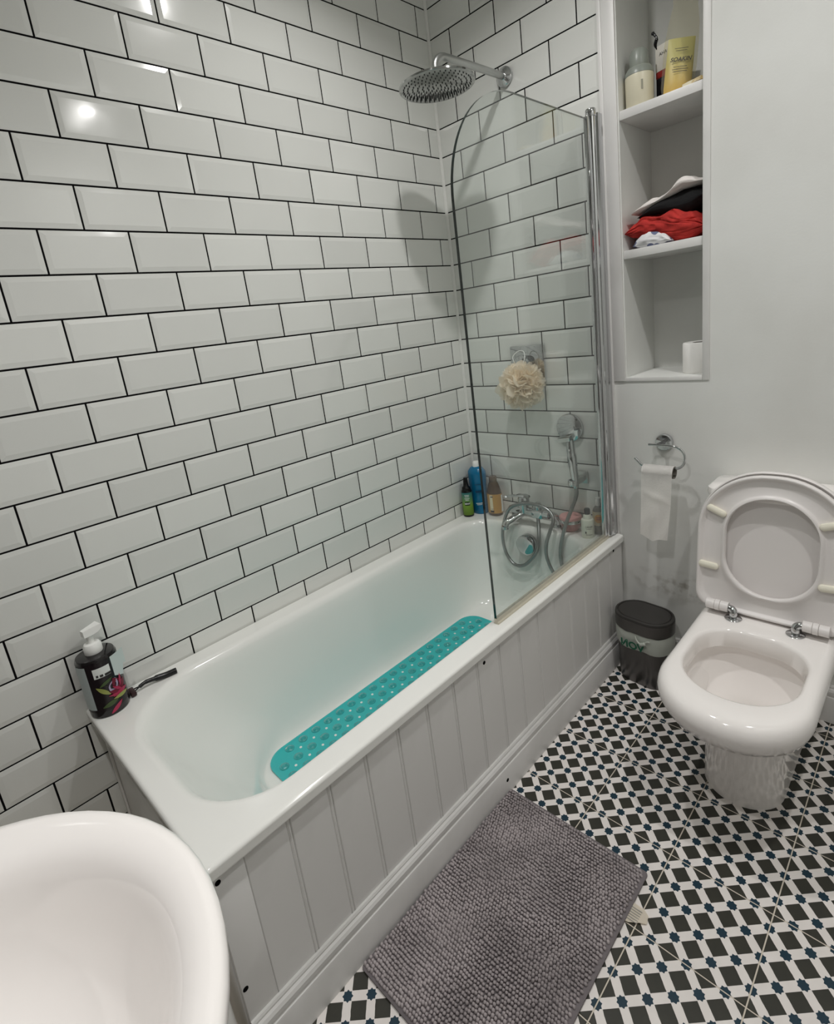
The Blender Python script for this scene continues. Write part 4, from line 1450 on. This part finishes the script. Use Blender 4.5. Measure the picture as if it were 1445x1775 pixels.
for sx in (-1, 1):
    bx = sx * 0.076
    bm = B()
    lathe(bm, [(0.0, 0.0), (0.022, 0.0), (0.0225, 0.002), (0.020, 0.004), (0.010, 0.005)][1:], bx, -0.226, 0.4015, seg=32)
    tube(bm, smooth_path([(bx, -0.226, 0.404), (bx, -0.226, 0.416), (bx, -0.224, 0.424), (bx + sx * 0.006, -0.221, 0.429), (bx + sx * 0.014, -0.220, 0.430)]), 0.0105, 16)
    hg = obj('hinge', bm, CHROME, toilet)
    for (a, b_, r) in ((0.014, 0.036, 0.0150), (0.0365, 0.050, 0.0160), (0.0505, 0.074, 0.0150)):
        bm = B()
        x0_, x1_ = sorted((bx + sx * a, bx + sx * b_))
        lathe(bm, [(r - 0.001, x0_), (r, x0_ + 0.001), (r, x1_ - 0.001), (r - 0.001, x1_)], 0, -0.220, 0.431, axis='x', seg=24)
        obj('barrel', bm, SEATPLASTIC, hg)

# ------------------------------------------------------------------ bin
STEEL = mat('dark_brushed_steel', (0.13, 0.125, 0.12, 1), 0.33, 0.9)
add_noise(STEEL, None, 1, bump=0.15, bscale=30, stretch=(8, 8, 0.05))
LIDM = mat('charcoal_plastic_lid', lin(52, 50, 48), 0.45)
bin_ = thing('waste_bin', 'small dark steel oval bin with charcoal lid beside the toilet', 'bin', (0.818, -0.112, 0), rot=(0, 0, math.radians(-6)))
def stad(hl, hw, z, n=16):
    out_ = []
    for k in range(2 * n):
        a = -PI / 2 + PI * k / (n - 1) if k < n else PI / 2 + PI * (k - n) / (n - 1)
        out_.append(((hl - hw) * (1 if k < n else -1) + hw * math.cos(a), hw * math.sin(a), z))
    return out_
bm = B()
loft(bm, [stad(0.090, 0.058, 0.0), stad(0.092, 0.060, 0.004), stad(0.099, 0.068, 0.215), stad(0.097, 0.066, 0.216)], True, True)
obj('body', bm, STEEL, bin_, angle=50)
bm = B()
loft(bm, [stad(0.1015, 0.0705, 0.212), stad(0.103, 0.072, 0.214), stad(0.1035, 0.0725, 0.256), stad(0.1015, 0.0705, 0.264), stad(0.095, 0.064, 0.266), stad(0.093, 0.062, 0.262), stad(0.091, 0.060, 0.262), stad(0.089, 0.058, 0.2655), stad(0.05, 0.03, 0.268)], True, True)
for f in bm.faces:
    f.material_index = 1 if all(v.co.z > 0.255 for v in f.verts) else 0
obj('lid', bm, [STEEL, LIDM], bin_, angle=35)
BAG = mat('thin_white_bag', lin(214, 220, 210), 0.3, trans=0.35)
bm = B()
rings = []
r4 = random.Random(4)
for z, d in ((0.213, 0.0022), (0.198, 0.0045), (0.180, 0.0050), (0.165, 0.0045), (0.152, 0.0035), (0.146, 0.0025)):
    ring = stad(0.0965 + d * 1.0 + (z - 0.15) * 0.03, 0.0655 + d * 1.0 + (z - 0.15) * 0.03, z, 40)
    rings.append([(x * (1 + 0.006 * noise.noise(Vector((x * 90, y * 90, z_ * 70)))), y * (1 + 0.028 * noise.noise(Vector((x * 60, y * 60, z_ * 80)))),
                   z_ - 0.022 * max(0, (x + 0.02) * 4) * (1 if k_ < 5 else 0.2) * (z_ < 0.2) * 0.3 + 0.004 * math.sin(x * 60)) for k_, (x, y, z_) in enumerate(ring)])
loft(bm, rings)
obj('bin_liner', bm, BAG, bin_, angle=50)
bm = B()
tube(bm, smooth_path([(0.005, -0.0755, 0.208), (0.012, -0.0785, 0.194), (0.026, -0.080, 0.186), (0.040, -0.080, 0.192), (0.048, -0.0785, 0.202), (0.060, -0.0765, 0.206)]), [0.003] * 12 + [0.0065] * 8 + [0.003] * 11, 10)
obj('knot', bm, BAG, bin_)
text('lettering', '\u0418OV', 0.040, mat('green_bag_print', lin(8, 92, 66), 0.5), bin_, frame((-0.006, -0.0792, 0.166), (1, 0, 0), (0, -0.06, 1)), extrude=0.0004, bold=0.0012)

# ------------------------------------------------------------------ rug
RUGB = mat('grey_rug_backing', lin(112, 106, 108), 0.95)
CHEN = add_noise(mat('grey_chenille', lin(172, 164, 165), 1.0, spec=0.1), lin(142, 135, 136), 9.0, 0.35, 0.7)
rug = thing('bath_rug', 'grey chenille bath rug on the patterned floor beside the bath panel', 'rug', (0.9120, -1.114, 0), rot=(0, 0, math.radians(0.6)))
bm = B()
R0_ = rrect(-0.198, 0.198, -0.291, 0.291, (.008,) * 4, 4, 6)
loft(bm, [[(x, y, 0.0008) for x, y in R0_], [(x * 1.005, y * 1.004, 0.003) for x, y in R0_], [(x * 1.005, y * 1.004, 0.006) for x, y in R0_], [(x * .985, y * .99, 0.0085) for x, y in R0_]], True, True)
obj('backing', bm, RUGB, rug)
me = bpy.data.meshes.new('chenille_pile')
vs, fs = [], []
r5 = random.Random(9)
yy = -0.284
row = 0
while yy < 0.285:
    xx = -0.192 + (0.0035 if row % 2 else 0)
    while xx < 0.194:
        n1 = noise.noise(Vector((xx * 9, yy * 9, 1.3)))
        n2 = noise.noise(Vector((xx * 9, yy * 9, 7.7)))
        rad = r5.uniform(0.0034, 0.0042)
        h = r5.uniform(0.0085, 0.0115) + 0.0025 * n1
        lx, ly = 0.006 * n1 + r5.uniform(-.0014, .0014), 0.006 * n2 + r5.uniform(-.0014, .0014)
        bx, by = xx + r5.uniform(-.0008, .0008), yy + r5.uniform(-.0008, .0008)
        base = len(vs)
        for (f, hh) in ((0.75, 0.0), (1.05, 0.45), (0.85, 0.8)):
            for k in range(6):
                a = 2 * PI * k / 6
                vs.append((bx + lx * hh + rad * f * math.cos(a), by + ly * hh + rad * f * math.sin(a), 0.007 + h * hh))
        vs.append((bx + lx, by + ly, 0.007 + h))
        for l in range(2):
            for k in range(6):
                k2 = (k + 1) % 6
                fs.append((base + l * 6 + k, base + l * 6 + k2, base + (l + 1) * 6 + k2, base + (l + 1) * 6 + k))
        for k in range(6):
            fs.append((base + 12 + k, base + 12 + (k + 1) % 6, base + 18))
        xx += 0.0073
    yy += 0.0083
    row += 1
me.from_pydata(vs, [], fs)
me.polygons.foreach_set('use_smooth', [True] * len(me.polygons))
o = link('chenille_pile', me, CHEN, rug)
o['kind'] = 'stuff'
bm = B()
loft(bm, [[(0.192, y, z) for y, z in ((0.156, 0.004), (0.206, 0.004))], [(0.205, 0.160, 0.003), (0.205, 0.208, 0.003)], [(0.226, 0.172, 0.006), (0.224, 0.206, 0.004)], [(0.238, 0.180, 0.004), (0.236, 0.197, 0.006)]], closed=False)
g = bmesh.ops.solidify(bm, geom=bm.faces[:], thickness=0.0005)
lab = obj('care_label', bm, mat('cream_label_cloth', lin(240, 233, 220), 0.8), rug)
lab['label'] = 'small white printed care label'
for k in range(6):
    bm = B()
    yb = 0.166 + k * 0.006
    box(bm, 0.196, 0.222, yb, yb + 0.0012, 0.0052, 0.0056)
    obj('print_line', bm, mat('grey_print', lin(150, 150, 148), 0.8), lab)

# ------------------------------------------------------------------ basin
basin = thing('wash_basin', 'white ceramic pedestal wash basin in the near corner beside the bath end', 'basin', (1.02, -1.98, 0))
def U(r, yb, z, dx=0.0, dy=0.0):
    """U-shaped outline: round front of radius r, straight sides back to y = yb (local)."""
    pts = []
    for k in range(33):
        a = PI * k / 32
        pts.append((dx + r * math.cos(a), dy + r * math.sin(a), z))
    for k in range(1, 7):
        pts.append((dx - r, dy + (yb - dy) * k / 6, z))
    for k in range(1, 8):
        pts.append((dx - r + 2 * r * k / 8, yb, z))
    for k in range(6, 0, -1):
        pts.append((dx + r, dy + (yb - dy) * k / 6, z))
    return pts
def Cc(r, z, dx=0.01, dy=0.025, back=0.9):
    """Bowl ring with as many points as U."""
    pts = []
    n_ = 33 + 6 + 7 + 6
    base = [PI * k / 32 for k in range(33)] + [PI + PI * k / 20 for k in range(1, 20)]
    for a in base:
        pts.append((dx + r * math.cos(a), dy + r * math.sin(a) * (back if a > PI else 1.0), z))
    return pts
YB = ROOM_Y + 1.98 + 0.002
bm = B()
rings = [U(0.095, -0.16, 0.690, dy=-0.05), U(0.15, -0.19, 0.705, dy=-0.03), U(0.215, YB, 0.750), U(0.252, YB, 0.795), U(0.266, YB, 0.825), U(0.2695, YB, 0.840),
         U(0.269, YB, 0.848), U(0.264, YB, 0.8535), U(0.255, YB, 0.855), 
         Cc(0.218, 0.852), Cc(0.208, 0.848), Cc(0.199, 0.840), Cc(0.190, 0.826), Cc(0.176, 0.795), Cc(0.158, 0.765), Cc(0.130, 0.738), Cc(0.090, 0.722), Cc(0.045, 0.716), Cc(0.020, 0.714)]
assert len({len(r) for r in rings}) == 1, [len(r) for r in rings]
loft(bm, rings, True, True)
obj('bowl', bm, CERAMIC, basin, angle=60)
bm = B()
lathe(bm, [(0.020, 0.7145), (0.026, 0.7165), (0.027, 0.7155)], 0.01, 0.025, 0, seg=24)
obj('waste_ring', bm, CHROME, basin)
bm = B()
lathe(bm, [(0.105, 0.0), (0.100, 0.02), (0.080, 0.10), (0.072, 0.35), (0.080, 0.60), (0.098, 0.700)], 0, -0.07, 0, seg=40)
obj('pedestal', bm, CERAMIC, basin)
bm = B()
lathe(bm, [(0.026, 0.854), (0.026, 0.862), (0.020, 0.868), (0.018, 0.930), (0.020, 0.936), (0.001, 0.940)], 0.01, -0.185, 0, seg=28)
tube(bm, smooth_path([(0.01, -0.180, 0.905), (0.01, -0.140, 0.915), (0.01, -0.090, 0.905), (0.01, -0.068, 0.888)]), 0.011, 16)
obj('basin_tap', bm, CHROME, basin)
